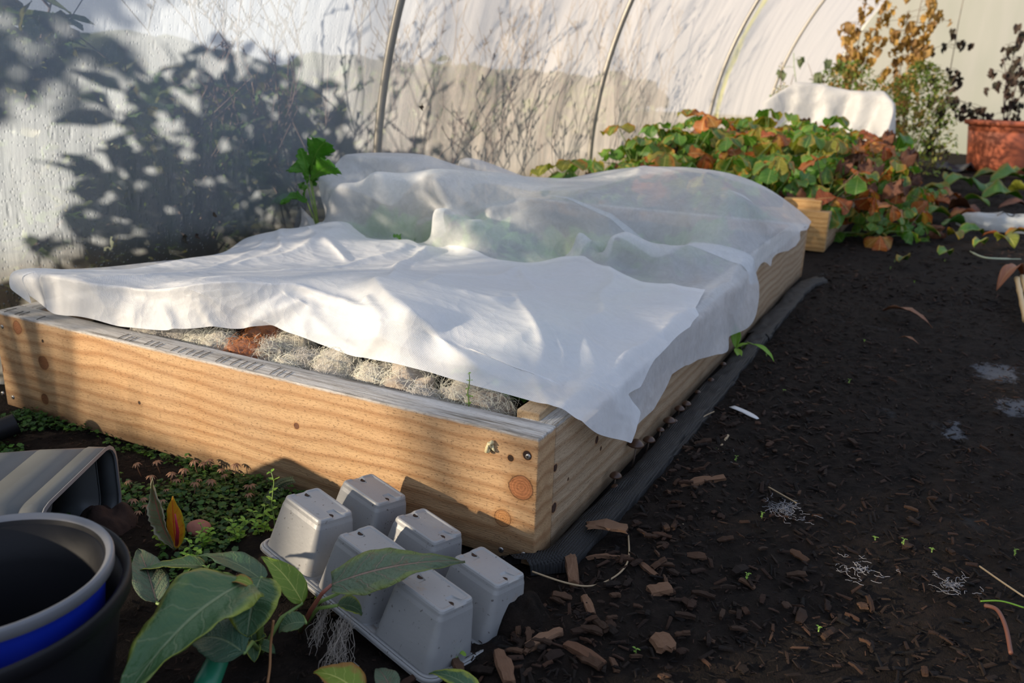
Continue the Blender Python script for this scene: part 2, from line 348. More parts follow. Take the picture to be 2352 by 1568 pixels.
# ---------------- setting: ground, film, end wall ----------------
def gh(x, y):
    h = .010*nz(x, y, 0, 3)+.006*nz(x, y, 3, 11)+.003*nz(x, y, 9, 34)
    if x > .05: h += .012*math.exp(-((x-.12)/.08)**2)*(1 if y < 2.3 else .5)
    if y > 2.6 and x > 0: h += .0
    if x < -.05 and y < -.02:
        h += .0
    return h-.004
def grid_axis(a, b, fine0, fine1, df, dc):
    xs = [a]; 
    while xs[-1] < b: xs.append(xs[-1]+(df if fine0 <= xs[-1] < fine1 else dc))
    return xs
gx = grid_axis(-1.36, 4.2, -1.0, 1.3, .012, .08); gy = grid_axis(-1.6, 13, -.9, 1.6, .012, .05)
mb = MB(); mb.grid([(x, y, gh(x, y)+(.004*nz(x, y, 5, 70)+.003*nz(x, y, 2, 140) if x < 1.3 else 0)) for y in gy for x in gx], len(gx), len(gy))
tag(mb.build('floor', SOIL), 'dark damp soil and bark path inside the tunnel', kind='structure')
mb = MB(); mb.grid([(x, y, -.02+.03*nz(x, y, 0, 1.5)-.02) for y in np.linspace(-12, 30, 60) for x in np.linspace(-16, -1.34, 30)], 30, 60)
tag(mb.build('ground', plain('outside_earth', (.06, .06, .03), .9, .5, .5, 20)), 'dark earth outside the film', kind='structure')
def prof(z): return -1.36+.248*max(z-.254, 0)**2
ZP = [(-1.36, -.05)]+[(prof(z), z) for z in np.linspace(.02, 2.45, 40)]
sx0, sz0 = ZP[-1]
for k in range(1, 9):
    t = k/8; ZP.append((sx0+1.3*t, sz0+.42*math.sin(t*math.pi/2)))
mb = MB(); ys = np.linspace(-3.2, 12.0, 130)
pts = []
for y in ys:
    for (x, z) in ZP:
        k = abs(((y-1.463)/2.25+.5) % 1-.5)*2   # sags between hoops
        pts.append((x-.012+(.012*math.sin(k*math.pi/2)+.006*nz(0, y, z, 3))*(1 if .05 < z else 0), y, z))
mb.grid(pts, len(ZP), len(ys))
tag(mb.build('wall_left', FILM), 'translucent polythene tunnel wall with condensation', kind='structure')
mb = MB(); rows = []
NXE = 26; NZE = 24
for j in range(NZE):
    z = -.05+2.6*j/(NZE-1)
    for i in range(NXE):
        x0 = prof(z)-.01; x = x0+(4.2-x0)*i/(NXE-1); rows.append((x, 12.0+.03*nz(x, 0, z, 1.7), z))
mb.grid(rows, NXE, NZE)
nE = N('end_wall_film'); o_ = nE.obj(); f_ = nE.noise(nE.map(o_, (3, 1, .6)), 2.2, 4); zz = nE.sep(o_)[2]
c_ = nE.mix(f_, (.50, .48, .42), (.40, .41, .33)); c_ = nE.mix(nE.math('MULTIPLY', nE.step(zz, .9, 0), .35), c_, (.30, .35, .25))
tt = nE.n('BsdfTranslucent'); nE.set(tt.inputs[0], c_); dd = nE.n('BsdfDiffuse'); nE.set(dd.inputs[0], c_)
tag(mb.build('wall_back', nE.end(nE.mixs(.55, tt.outputs[0], dd.outputs[0]))), 'cream film end wall of the tunnel', kind='structure')

hn = ['beside the nearest mound of the fleece', 'rising behind the left end of the strawberry bed', 'with the yellow-green streak beside it', 'farthest from the camera, cut by the top edge']
for i, (y, dx) in enumerate(((1.463, 0), (3.448, 0), (5.906, 0), (8.22, 0))):
    mb = MB(); mb.tube([(x+.012, y, z) for x, z in ZP], .0145, 14)
    e = empty('tunnel_hoop', (0, 0, 0), 'grey metal tunnel hoop '+hn[i], 'hoop', 'steel hoops of the tunnel'); mb.build('pipe', PIPE, e)

# ---------------- raised bed ----------------
BW, BL, BH, BT = 1.2, 2.32, .202, .058
bed = empty('raised_bed', (0, 0, 0), 'rough pale timber raised bed under the white fleece', 'raised bed')
def board(name, a, b, mat, parent, bw=.0025, sub=0):
    mb = MB(); c = [(p+q)/2 for p, q in zip(a, b)]; mb.box(a, b); return bev(mb.build(name, mat, parent), bw, 2)
fb = board('front_board', (-BW-.02, 0, 0), (0, BT, BH), W_front, bed)
sb = board('side_board', (-BT, BT, 0), (0, BL, BH), W_side, bed)
board('side_board', (-BW-.02, BT, 0), (-BW+BT-.02, BL, BH), W_side, bed); board('back_board', (-BW-.02, BL, 0), (0, BL+BT*.8, BH), W_front, bed)
p1 = P(1158, 970, .205); p2 = P(1212, 983, .205)
board('corner_batten', (p1[0], BT+.002, .0), (p2[0], BT+.13, .213), W_bat, bed)
p3 = P(125, 712, .2); board('corner_batten', (-BW+BT-.02, BT+.002, 0), (p3[0]+.01, BT+.05, .195), W_bat, bed)
def screw(pt, nrm, parent, r=.0042):
    mb = MB(); a = Vector(nrm).orthogonal().normalized(); b = Vector(nrm).cross(a); pt = Vector(pt); nn = Vector(nrm)
    for (rr, h) in ((r, .0012),):
        ring = [pt+a*rr*math.cos(t)+b*rr*math.sin(t)+nn*h*(.6) for t in np.linspace(0, 2*math.pi, 17)[:-1]]
        ring2 = [pt+a*rr*.6*math.cos(t)+b*rr*.6*math.sin(t)+nn*h for t in np.linspace(0, 2*math.pi, 17)[:-1]]
        ring0 = [pt+a*rr*math.cos(t)+b*rr*math.sin(t)-nn*.002 for t in np.linspace(0, 2*math.pi, 17)[:-1]]
        mb.add(ring0+ring+ring2, [(k, (k+1) % 16, 16+(k+1) % 16, 16+k) for k in range(16)]+[(16+k, 16+(k+1) % 16, 32+(k+1) % 16, 32+k) for k in range(16)]+[tuple(range(32, 48))])
    for ang in (.4, .4+math.pi/2):
        d = (a*math.cos(ang)+b*math.sin(ang)); e = nn.cross(d); q = pt+nn*.00125
        mb.add([q-d*r*.5-e*r*.1, q+d*r*.5-e*r*.1, q+d*r*.5+e*r*.1, q-d*r*.5+e*r*.1], [(0, 1, 2, 3)], None, 1)
    o = mb.build('screw', [STEEL, POTB], parent); return o
for px, py in ((1213, 1048), (1151, 1262), (1203, 1273), (5, 750), (6, 903), (30, 912)):
    q = P(px, py, 0, 1); screw((q[0], -.0005, q[2]), (0, -1, 0), fb)
# chicken wire ends stapled on the board top
WIRE = plain('dark_wire', (.06, .055, .05), .5)
for i in range(32):
    x = -1.19+i*.016 if i < 7 else -.88+(i-7)*.0175
    if U(0, 1) < .3: continue
    mb = MB(); x0 = x+U(-.004, .004); mb.tube([(x0, .006, BH+.0008), (x0-.004, .018, BH+.0012), (x0-.007, U(.028, .04), BH+.0008)], .0006, 4); mb.build('wire_end', WIRE, fb)
# soil inside
gx = np.linspace(-BW+BT-.02, -BT, 60); gy = np.linspace(BT, BL, 110); mb = MB()
mb.grid([(x, y, .150+.02*nz(x, y, 1, 6)+.01*nz(x, y, 4, 22)+.004*nz(x, y, 4, 60)) for y in gy for x in gx], 60, 110)
tag(mb.build('bed_soil', BEDSOIL), 'dark crumbly soil filling the timber bed under the wool', 'soil', kind='stuff')
# pale tuft stuck to the front board
q = P(1129, 1023, 0, 1); mb = MB()
for k in range(7): mb.tube([(q[0]+U(-.004, .004), -.0 , q[2]+U(-.008, .008)), (q[0]+U(-.004, .006), -U(.004, .009), q[2]+U(-.009, .009)), (q[0]+U(-.004, .004), -U(.004, .012), q[2]+U(-.01, .01))], [.003, .0036, .001], 6)
tag(loc_(mb, q).build('resin_blob', plain('pale_resin', (.55, .48, .28), .5)), 'small pale yellow blob stuck on the front board near its right corner', 'blob').location = q

# ---------------- fleece ----------------
CT = [(p[0], p[1], p[2]) for p in [
 (850,360,.43),(930,360,.43),(790,370,.42),(720,410,.38),(700,450,.32),(692,476,.27),(1060,390,.42),(1170,400,.42),(1230,415,.40),(1260,405,.40),(1400,390,.41),(1500,380,.42),(1600,385,.41),(1700,410,.385),(1775,440,.33),(1830,480,.26),(1845,515,.21),
 (780,420,.385),(880,420,.40),(740,500,.255),(850,545,.23),(940,550,.23),(1000,480,.345),(1080,500,.31),(1030,560,.215),(1000,420,.41),(1120,440,.38),
 (1190,475,.34),(1120,510,.31),(1260,482,.34),(1250,540,.27),(1200,600,.21),(1330,590,.215),(1400,600,.215),(1330,520,.32),(1400,470,.36),
 (1440,530,.31),(1500,590,.22),(1400,550,.29),(1450,618,.22),(1560,560,.285),(1650,530,.31),(1730,522,.31),(1600,450,.38),(1500,430,.39),(1750,500,.33),(1780,580,.235),(1660,605,.24),(1600,640,.215),(1810,540,.25),(1400,430,.39),
 (500,600,.24),(600,540,.25),(690,482,.255),(745,515,.275),(800,520,.275),(840,552,.25),(700,600,.235),(800,610,.23),(1000,620,.235),(1150,620,.235),(1290,600,.24),(1250,660,.225),(1400,700,.22),(1550,700,.218),(1690,690,.207),(1650,650,.225),
 (478,641,.27),(631,638,.29),(760,640,.30),(870,645,.31),(1008,681,.305),(1144,708,.29),(1280,749,.27),(1331,766,.25),(1450,800,.215),(1560,760,.212),
 (107,650,.27),(214,673,.27),(306,678,.265),(459,673,.285),(555,668,.29),(689,670,.285),(804,701,.272),
 (88,694,.222),(130,730,.207),(268,753,.207),(394,765,.21),(574,763,.215),(628,753,.225),(708,784,.215),(804,822,.21),(834,833,.208),(889,837,.222),(991,861,.218),(1093,893,.216),(1212,924,.214),(1300,950,.206),
 (1000,780,.258),(1100,830,.24),(1200,860,.23),(1350,900,.207),(1300,820,.235),(950,740,.29),(24,667,.245),(50,640,.27),(160,630,.27),(300,625,.255),(430,597,.245)]]
KS = 1.0                                    # surface is single valued in (x, y+KS*z): lets the front fold hang steeply
EDGE = [(690,480,.255),(745,515,.272),(805,517,.275),(840,550,.25),(900,555,.24),(935,553,.25),(970,570,.24),(1030,562,.245),(1090,578,.24),(1150,600,.235),(1210,607,.23),(1290,592,.24),(1340,592,.24),(1400,620,.232),(1475,650,.222),(1545,658,.22),(1590,668,.218),(1620,672,.215)]
SIL = [(760,390,.40),(850,360,.43),(930,360,.43),(1000,372,.43),(1060,388,.42),(1120,397,.42),(1170,402,.42),(1230,415,.40),(1290,403,.40),(1340,396,.41),(1400,390,.41),(1500,380,.42),(1600,385,.41),(1700,410,.385),(1775,440,.33)]
CT = EDGE+CT+[(a, b+9, c-.055) for a, b, c in SIL]+[(a, b+22, c-.11) for a, b, c in SIL if c > .36 and a > 900]
CT3 = np.array([P(*c) for c in CT]); CT3[:, 1] += KS*CT3[:, 2]
keep = []
for i, q in enumerate(CT3):
    if all(np.hypot(*(q[:2]-CT3[j][:2])) > .012 for j in keep): keep.append(i)
CT3 = CT3[keep]
def tps(C, lam=1e-4):
    n = len(C); d = np.hypot(C[:, None, 0]-C[None, :, 0], C[:, None, 1]-C[None, :, 1])
    K = d*d*np.log(d+1e-9)+lam*np.eye(n); A = np.c_[np.ones(n), C[:, :2]]
    M = np.block([[K, A], [A.T, np.zeros((3, 3))]]); s = np.linalg.solve(M, np.r_[C[:, 2], 0, 0, 0])
    def f(x, y):
        x = np.asarray(x, float); y = np.asarray(y, float); r = np.hypot(x[..., None]-C[:, 0], y[..., None]-C[:, 1])
        return (r*r*np.log(r+1e-9))@s[:n]+s[n]+s[n+1]*x+s[n+2]*y
    return f
EX = np.array([(-1.30, .06, .25), (-1.28, .35, .24), (-1.28, 1.0, .22), (-1.3, 1.5, .26), (-1.28, 2.0, .24), (-1.25, 2.5, .22), (-.9, 2.7, .24), (-.5, 2.75, .24), (-.1, 2.65, .22), (-1.1, 1.2, .30), (.02, 1.6, .205), (.02, 1.2, .205), (.02, .8, .205), (.02, .4, .205), (.02, 2.1, .21), (-1.24, .6, .22)])
EX[:, 1] += KS*EX[:, 2]
ZF0 = tps(np.r_[CT3, EX])
def ZF(x, y):
    z = ZF0(x, y); return np.clip(z, .203, .45)
def curve(pts, n):                          # resample a polyline (n,k) at equal steps
    pts = np.array(pts, float); d = np.r_[0, np.cumsum(np.linalg.norm(np.diff(pts[:, :2], axis=0), axis=1))]
    t = np.linspace(0, d[-1], n); return np.array([np.interp(t, d, pts[:, k]) for k in range(pts.shape[1])]).T
def hang(px, py):                            # image point on the right-hand hem -> cloth (u,v)
    q = P(px, py, .02, 0); return (.012+max(.205-q[2], 0), q[1]+KS*.207)
def top(px, py, z): q = P(px, py, z); return (q[0], q[1]+KS*z)
def coons(Fc, Bc, Lc, Rc):
    nu, nv = len(Fc), len(Lc); s = np.linspace(0, 1, nu)[None, :, None]; t = np.linspace(0, 1, nv)[:, None, None]
    return (1-t)*Fc[None]+t*Bc[None]+(1-s)*Lc[:, None]+s*Rc[:, None]-((1-s)*(1-t)*Fc[0]+s*(1-t)*Fc[-1]+(1-s)*t*Bc[0]+s*t*Bc[-1])
def cast(px, py):                              # first hit of the sight line on the fleece surface -> (x, w)
    for z in np.linspace(.46, .19, 110):
        q = P(px, py, z)
        if q[1] < .02: continue
        if q[0] > 0: return P(px, py, .0, 0)[[0, 1]]+np.array([0, KS*.207])
        if ZF(q[0], q[1]+KS*z) >= z: break
    return np.array([q[0], q[1]+KS*z])
CREASE = [
 ([(107,650),(214,673),(306,678),(459,673),(555,668),(689,670),(804,701),(860,722)],.016,.016),([(383,711),(396,765)],.009,.010),([(440,690),(480,700),(510,760)],.006,.012),([(593,757),(620,734),(689,711)],.011,.012),([(689,672),(640,700),(600,755)],.008,.012),([(108,650),(130,730)],.010,.012),([(330,690),(300,750)],.005,.012),([(720,690),(700,740),(690,775)],.006,.014),
 ([(834,833),(870,790),(882,740),(862,690)],.014,.020),([(835,835),(760,790),(700,730)],.006,.012),([(880,655),(950,715),(1010,760),(1060,815),(1110,850)],.016,.026),([(1005,783),(1105,812),(1205,840)],.007,.010),([(1175,783),(1222,762),(1331,762)],.006,.012),([(1331,762),(1314,803),(1287,840)],.012,.014),([(1209,834),(1314,840),(1355,834),(1390,850)],.008,.010),([(1134,881),(1246,876),(1400,885)],.006,.010),([(860,722),(930,735),(1000,783)],.006,.012),
 ([(719,528),(767,558),(793,582),(808,606)],.010,.012),([(600,600),(719,567),(765,530)],.008,.014),([(671,626),(749,620),(868,597),(930,570)],.008,.012),([(560,612),(640,575),(700,500)],.006,.014),([(898,644),(927,609),(957,588),(1000,575)],.012,.012),([(969,662),(1064,641),(1210,620),(1300,594)],.010,.012),([(972,662),(1046,674),(1136,695),(1250,700)],.010,.010),([(1136,695),(1210,680),(1320,640),(1400,625)],.006,.014),([(450,625),(560,600),(600,560)],.005,.014),([(200,650),(340,640),(480,625)],.005,.012),
 ([(1331,741),(1447,727),(1573,752)],.011,.014),([(1451,720),(1419,667),(1370,600)],.009,.012),([(1331,766),(1340,720),(1331,690)],.008,.014),([(1400,700),(1450,660),(1475,650)],.006,.012),([(1447,727),(1500,690),(1560,665)],.007,.012),([(1250,700),(1320,730),(1331,741)],.006,.012),([(1390,850),(1450,800),(1500,760),(1573,752)],.007,.014),([(1658,613),(1626,646),(1588,674),(1591,716)],.010,.012),
 ([(1433,618),(1524,580),(1602,552),(1717,531)],.012,.016),([(1688,427),(1718,483),(1733,564)],.012,.018),([(1361,579),(1405,522),(1426,501),(1486,478)],.010,.016),([(1200,497),(1300,470),(1361,448),(1450,409),(1486,382)],.009,.020),([(1533,410),(1630,397)],.006,.014),([(868,436),(910,490),(945,528)],.008,.012),([(921,552),(1017,504),(1076,481),(1130,478)],.012,.014),([(1076,534),(1150,487),(1210,472),(1290,478)],.012,.016),([(767,445),(868,418),(957,436),(1046,460)],.008,.018),([(700,480),(760,440),(820,400)],.007,.014),([(1500,478),(1600,470),(1700,500)],.006,.02),([(1560,400),(1640,450),(1700,480)],.006,.018),([(1330,440),(1250,430),(1120,405)],.006,.02)]
CS = []
for pl, hh_, ww_ in CREASE:
    q = np.array([cast(*p_) for p_ in pl]); CS += [(q[i], q[i+1], hh_, ww_) for i in range(len(q)-1)]
def crease(u, v):
    z = np.zeros_like(u); acc = {}
    for a, b, hh_, ww_ in CS:
        d = b-a; t = np.clip(((u-a[0])*d[0]+(v-a[1])*d[1])/(d@d+1e-9), 0, 1); r_ = np.hypot(u-a[0]-t*d[0], v-a[1]-t*d[1]); z = np.maximum(z, 0)+0; z = np.where(hh_*np.exp(-r_/ww_) > z, hh_*np.exp(-r_/ww_), z)
    return z
def lift(UV, off, flare, seed):
    u, v = UV[..., 0], UV[..., 1]; x = np.minimum(u, 0.0); z = ZF(x, v)+off; wig = .010*np.sin(v*23+u*9); z = z+crease(u+wig, v+wig)*1.0
    e = np.maximum(u, 0); z0 = ZF(np.zeros_like(v), v)+off
    bend = np.minimum(e, .012)
    fl = .5+.5*np.sin(v*11+seed+2*np.sin(v*5))
    X = np.where(u > 0, .004+off+bend*.8+np.maximum(e-.012, 0)*(.10+flare*fl), x); Z = np.where(u > 0, z0-.003-np.maximum(e-.008, 0)*.99, z)
    Y = v-KS*(np.where(u > 0, z0, z)-off)+np.where(u > 0, .015*np.sin(e*30+v*9+seed)*np.minimum(e/.08, 1), 0)
    return np.stack([X, Y, Z], -1)
def pbd(X, stretch, iters, floor, seed, pull=.02):
    r = np.random.default_rng(seed); X0 = X.copy(); nv, nu, _ = X.shape
    xs, ys = np.meshgrid(np.arange(nu), np.arange(nv)); 
    def sm(a, b):                             # smooth random field in 0..1
        g = r.random((b+3, a+3)); jx = xs/(nu-1)*a; jy = ys/(nv-1)*b; ix = jx.astype(int); iy = jy.astype(int); fx = jx-ix; fy = jy-iy
        fx = fx*fx*(3-2*fx); fy = fy*fy*(3-2*fy)
        return g[iy, ix]*(1-fx)*(1-fy)+g[iy, ix+1]*fx*(1-fy)+g[iy+1, ix]*(1-fx)*fy+g[iy+1, ix+1]*fx*fy
    ex = 1+stretch*(.3+1.4*sm(5, 6)); X = X.copy(); X[..., 2] += .008*(sm(9, 13)-.5)+.009*(sm(20, 24)-.5)+.005*(sm(45, 60)-.3)
    sl = lambda dy, dx: ((slice(0, nv-dy), slice(0, nu-dx)), (slice(dy, nv), slice(dx, nu))) if dx >= 0 else ((slice(0, nv-dy), slice(-dx, nu)), (slice(dy, nv), slice(0, nu+dx)))
    cons = []
    for dy, dx, k in ((0, 1, .5), (1, 0, .5), (1, 1, .3), (1, -1, .3), (0, 2, .15), (2, 0, .15)):
        a, b = sl(dy, dx); L0 = np.linalg.norm(X0[b]-X0[a], axis=-1)*(ex[a] if max(dy, abs(dx)) < 4 else 1.0+(ex[a]-1)*.6); cons.append((a, b, L0, k))
    low = X0[..., 2]-floor
    for it in range(iters):
        acc = np.zeros_like(X); cnt = np.zeros(X.shape[:2])
        for a, b, L0, k in cons:
            d = X[b]-X[a]; l = np.linalg.norm(d, axis=-1)+1e-9; c = (d*((l-L0)/l*k)[..., None])
            acc[a] += c; acc[b] -= c; cnt[a] += .5; cnt[b] += .5
        X = X+acc/np.maximum(cnt, 1)[..., None]*1.1
        X[..., 2] -= .00025
        X += (X0-X)*pull
        ins = X[..., 0] < .004
        X[..., 2] = np.where(ins, np.maximum(X[..., 2], low), X[..., 2])
        X[..., 0] = np.where((X[..., 2] < .2) & (X[..., 1] > 0) & (X0[..., 0] > .003), np.maximum(X[..., 0], .005), X[..., 0])
    return X
def cloth(name, X, mat, parent, thickness=.0008):
    nv, nu, _ = X.shape; mb = MB(); mb.grid(X.reshape(-1, 3), nu, nv); o = mb.build(name, mat, parent)
    s = o.modifiers.new('s', 'SUBSURF'); s.levels = 1; s.render_levels = 1
    return o
def ragged(c, amp, seed, f=1.0):
    r = np.random.default_rng(seed); n = len(c); a = np.repeat(r.random(n//4+2), 4)[:n]+.6*r.random(n); a += .8*np.sin(np.arange(n)*.35*f)
    c = c.copy(); c[1:-1, 1] += amp*(a[1:-1]-1); return c
fle = empty('fleece_sheet', (0, 0, 0), 'crumpled white garden fleece draped over the raised bed', 'fleece')
# front (folded) layer
hemF = [top(24, 667, .245), top(58, 694, .225), top(88, 697, .215), top(130, 730, .205), top(165, 738, .205), top(268, 753, .207), top(394, 765, .21), top(574, 763, .215), top(628, 753, .225), top(708, 784, .215), top(804, 822, .21), top(834, 833, .208), top(889, 837, .222), top(991, 861, .218), top(1093, 893, .216), top(1212, 924, .214), top(1307, 954, .206), hang(1362, 980), hang(1403, 1007)]
hemB = [top(*q) for q in EDGE]
lefB = [top(24, 667, .245), top(50, 640, .262), top(160, 630, .262), top(300, 625, .25), top(430, 597, .245), top(560, 535, .255), top(690, 480, .255)]
rigB = [hang(1403, 1007), hang(1440, 940), hang(1436, 895), hang(1458, 885), hang(1503, 820), hang(1556, 760), (.012, hang(1590, 725)[1]), top(1620, 672, .215)]
NU, NV = 170, 100
UVB = coons(curve(hemF, NU), ragged(curve(hemB, NU), .004, 5), curve(lefB, NV), ragged(curve(rigB, NV), .004, 6))
XB = lift(UVB, .007, .25, 1.0); XB[..., 2] += 0
XB = pbd(XB, .05, 120, .003, 11, .03)
# back (single) layer
rigA = [hang(1425, 950), hang(1451, 962), hang(1496, 920), hang(1524, 881), hang(1545, 848), hang(1602, 820), hang(1651, 792), hang(1700, 745), hang(1731, 702), hang(1740, 680), hang(1724, 657), hang(1780, 639), hang(1815, 600), hang(1828, 580), hang(1840, 555), hang(1843, 535), hang(1849, 505), (-.0, 2.42+.21)]
hemAF = [(-1.20, .35), (-.9, .38), (-.5, .39), (-.1, .36), hang(1425, 950)]
hemAB = [(-1.29, 2.70), (-.8, 2.82), (-.4, 2.80), (-.0, 2.63)]
lefA = [(-1.20, .35), (-1.22, .83), (-1.25, 1.4), (-1.28, 1.85), (-1.28, 2.3), (-1.29, 2.70)]
NU2, NV2 = 130, 190
UVA = coons(curve(hemAF, NU2), curve(hemAB, NU2), curve(lefA, NV2), ragged(curve(rigA, NV2), .006, 9, 2))
XA = lift(UVA, .0, .2, 2.5)
XA = pbd(XA, .03, 110, .004, 21, .04)
cloth('back_layer', XA, FL_A, fle)
ob = cloth('folded_front_layer', XB, FL_B, fle)

# leafy crop under the fleece
def leaf_pts(L, W, shape=None, arch=.3, fold=.25, wave=.05, nu=7, nv=12, serr=0, ns=9, droop=0, seed=0, pet=0):
    """leaf along +y from origin, normal +z"""
    pts = []
    ph = seed*1.7
    for j in range(nv):
        t = j/(nv-1); w = shape(t) if shape else math.sin(math.pi*min(1, t**.8))**.75
        w = max(w, .02)*W/2
        if serr: w *= 1+serr*((t*ns) % 1-.5)
        ang = arch*t; 
        y = L*(math.sin(ang)/arch if abs(arch) > 1e-3 else t); zc = -L*(1-math.cos(ang))/arch if abs(arch) > 1e-3 else 0
        for i in range(nu):
            s = 2*i/(nu-1)-1
            zz = zc+abs(s)*w*fold+wave*W*math.sin(t*9+ph+s*2)*abs(s)+wave*W*.6*math.sin(t*17+ph*2)*s
            pts.append((s*w, y, zz))
    return pts
oval = lambda t: math.sin(math.pi*min(1, max(0, t))**.85)**.6
dockf = lambda t: (math.sin(math.pi*t**.62)**.75)*(1-.25*t)
lance = lambda t: math.sin(math.pi*t**.8)**1.1
fan = lambda t: min(1, (t*1.6)**1.0)*(1 if t < .75 else math.sqrt(max(0, 1-((t-.75)/.25)**2)))
def xform(pts, M): return [tuple(M@Vector(p)) for p in pts]
def rot(loc, az, el, roll=0, sc=1):
    return Matrix.Translation(Vector(loc)) @ Matrix.Rotation(az, 4, 'Z') @ Matrix.Rotation(el, 4, 'X') @ Matrix.Rotation(roll, 4, 'Y') @ Matrix.Scale(sc, 4)
def add_leaf(mb, M, L, W, mi=0, **kw):
    nu = kw.get('nu', 7); nv = kw.get('nv', 12); mb.grid(xform(leaf_pts(L, W, **kw), M), nu, nv, mi)
crops = [(800, 520, .2), (960, 470, .2), (870, 520, .2), (1290, 520, .2), (1500, 540, .2), (1780, 540, .2), (850, 470, .25), (900, 430, .30), (770, 470, .25), (1230, 560, .2), (1200, 520, .22), (1330, 560, .2), (1430, 560, .2), (1480, 600, .19), (1000, 520, .22), (1550, 630, .18), (1750, 560, .18), (1620, 480, .25), (1050, 560, .18), (1650, 640, .17), (1400, 500, .25), (1100, 450, .28)]
cl = 'leafy green crop plant showing dimly through the rear of the fleece'
HM = np.full((60, 100), 9.0); ix = np.clip(((XA[..., 0]+1.4)/.025).astype(int), 0, 59); iy = np.clip((XA[..., 1]/.025).astype(int), 0, 99)
np.minimum.at(HM, (ix, iy), XA[..., 2])
for _ in range(3):
    H2 = HM.copy()
    for dx, dy in ((1, 0), (-1, 0), (0, 1), (0, -1)): H2 = np.where(HM > 5, np.minimum(H2, np.roll(HM, (dx, dy), (0, 1))), H2)
    HM = H2
def sheet(x, y):
    i, j = (x+1.4)/.025-.5, y/.025-.5; i0, j0 = max(0, min(58, int(i))), max(0, min(98, int(j))); fx, fy = min(1, max(0, i-i0)), min(1, max(0, j-j0))
    return min(.45, HM[i0, j0]*(1-fx)*(1-fy)+HM[i0+1, j0]*fx*(1-fy)+HM[i0, j0+1]*(1-fx)*fy+HM[i0+1, j0+1]*fx*fy)
for i, (px, py, z) in enumerate(crops):
    q = cast(px, py); t_ = float(ZF(q[0], q[1])); x0, y0 = min(max(q[0], -1.0), -.19), min(max(q[1]-KS*t_+.01, .3), 2.1)
    e = empty('salad_plant', (x0, y0, .15)); mb = MB(); hh = max(.05, t_-.15)
    for k in range(24): add_leaf(mb, rot((0, 0, 0), k*2.4, U(.3, 1.35)), U(.10, .15)*min(1.6, .6+hh*4), U(.07, .10), arch=U(.3, 1.0), fold=.2, wave=.10, shape=oval, seed=k, nu=5, nv=8)
    mb.v = [(min(max(vx, -1.12-x0), -.075-x0), min(vy, 2.25-y0), vz) for vx, vy, vz in mb.v]
    mb.v = [(vx, vy, max(-.01, min(vz, sheet(x0+vx, y0+vy)-.15-.020))) for vx, vy, vz in mb.v]
    mb.build('leaves', L_under, e); tag(e, cl, 'plant', 'crop plants under the fleece')

# ---------------- wool ----------------
def woolmat(name, col, dirt=.35):
    n = N(name); o = n.obj(); f = n.noise(o, 35, 6, .8, 2.5); c = n.mix(f, tuple(q*.6 for q in col), col)
    c = n.mix(n.math('MULTIPLY', n.step(n.noise(o, 60, 4, .7), .60, .70), dirt), c, (.04, .028, .02))
    h = n.noise(n.map(o, (1, 3, 1)), 90, 6, .8, 3)
    return n.end(n.pbr(c, .9, n.bump(h, .9, .006), .1, Subsurface_Weight=.0, Sheen_Weight=.4))
WOOLW = woolmat('cream_wool', (.92, .82, .66)); WOOLG = woolmat('grey_wool', (.66, .60, .50), .6); WOOLO = woolmat('ginger_wool', (.52, .16, .04), .2); WOOLP = woolmat('pinkish_wool', (.84, .68, .52))
FIB = plain('wool_fibre', (.85, .77, .64), .8, .3); FIBO = plain('ginger_fibre', (.55, .2, .06), .8, .3); FIBG = plain('grey_fibre', (.60, .56, .50), .8, .3)
wl = [(345,776,36,0,'small grey wool clump at the left end of the row',1),(410,778,30,0,'flattened grey wool clump second from the left',1),(458,787,28,0,'pale wool clump left of the fluffy white one',0),(507,792,38,0,'fluffy white wool clump left of the ginger wool',0),
 (562,808,34,0,'ginger wool clump in front, with a small curl on top',2),(605,778,36,0,'ginger wool clump tucked under the fleece hem',2),(612,808,30,0,'pinkish cream wool clump right of the ginger wool',3),(672,795,36,0,'curly cream wool clump right of the ginger wool under the hem',0),
 (655,842,26,0,'small cream wool clump resting against the board right of the ginger wool',0),(705,832,30,0,'rounded pale wool clump left of the big white curl',1),(772,842,46,0,'large curled white wool clump below the pinch in the hem',0),(748,868,26,0,'dark-stained white wool clump against the board',1),
 (868,872,46,0,'large dirt-speckled cream wool clump in the middle of the gap',0),(940,888,54,0,'broad cream wool clump with brown specks',3),(965,915,34,0,'tangled grey wool clump by the board edge',1),(1068,912,48,0,'round cream wool clump with a green sprout in front',0),(1120,930,42,0,'fuzzy pinkish wool clump beside the corner batten',3)]
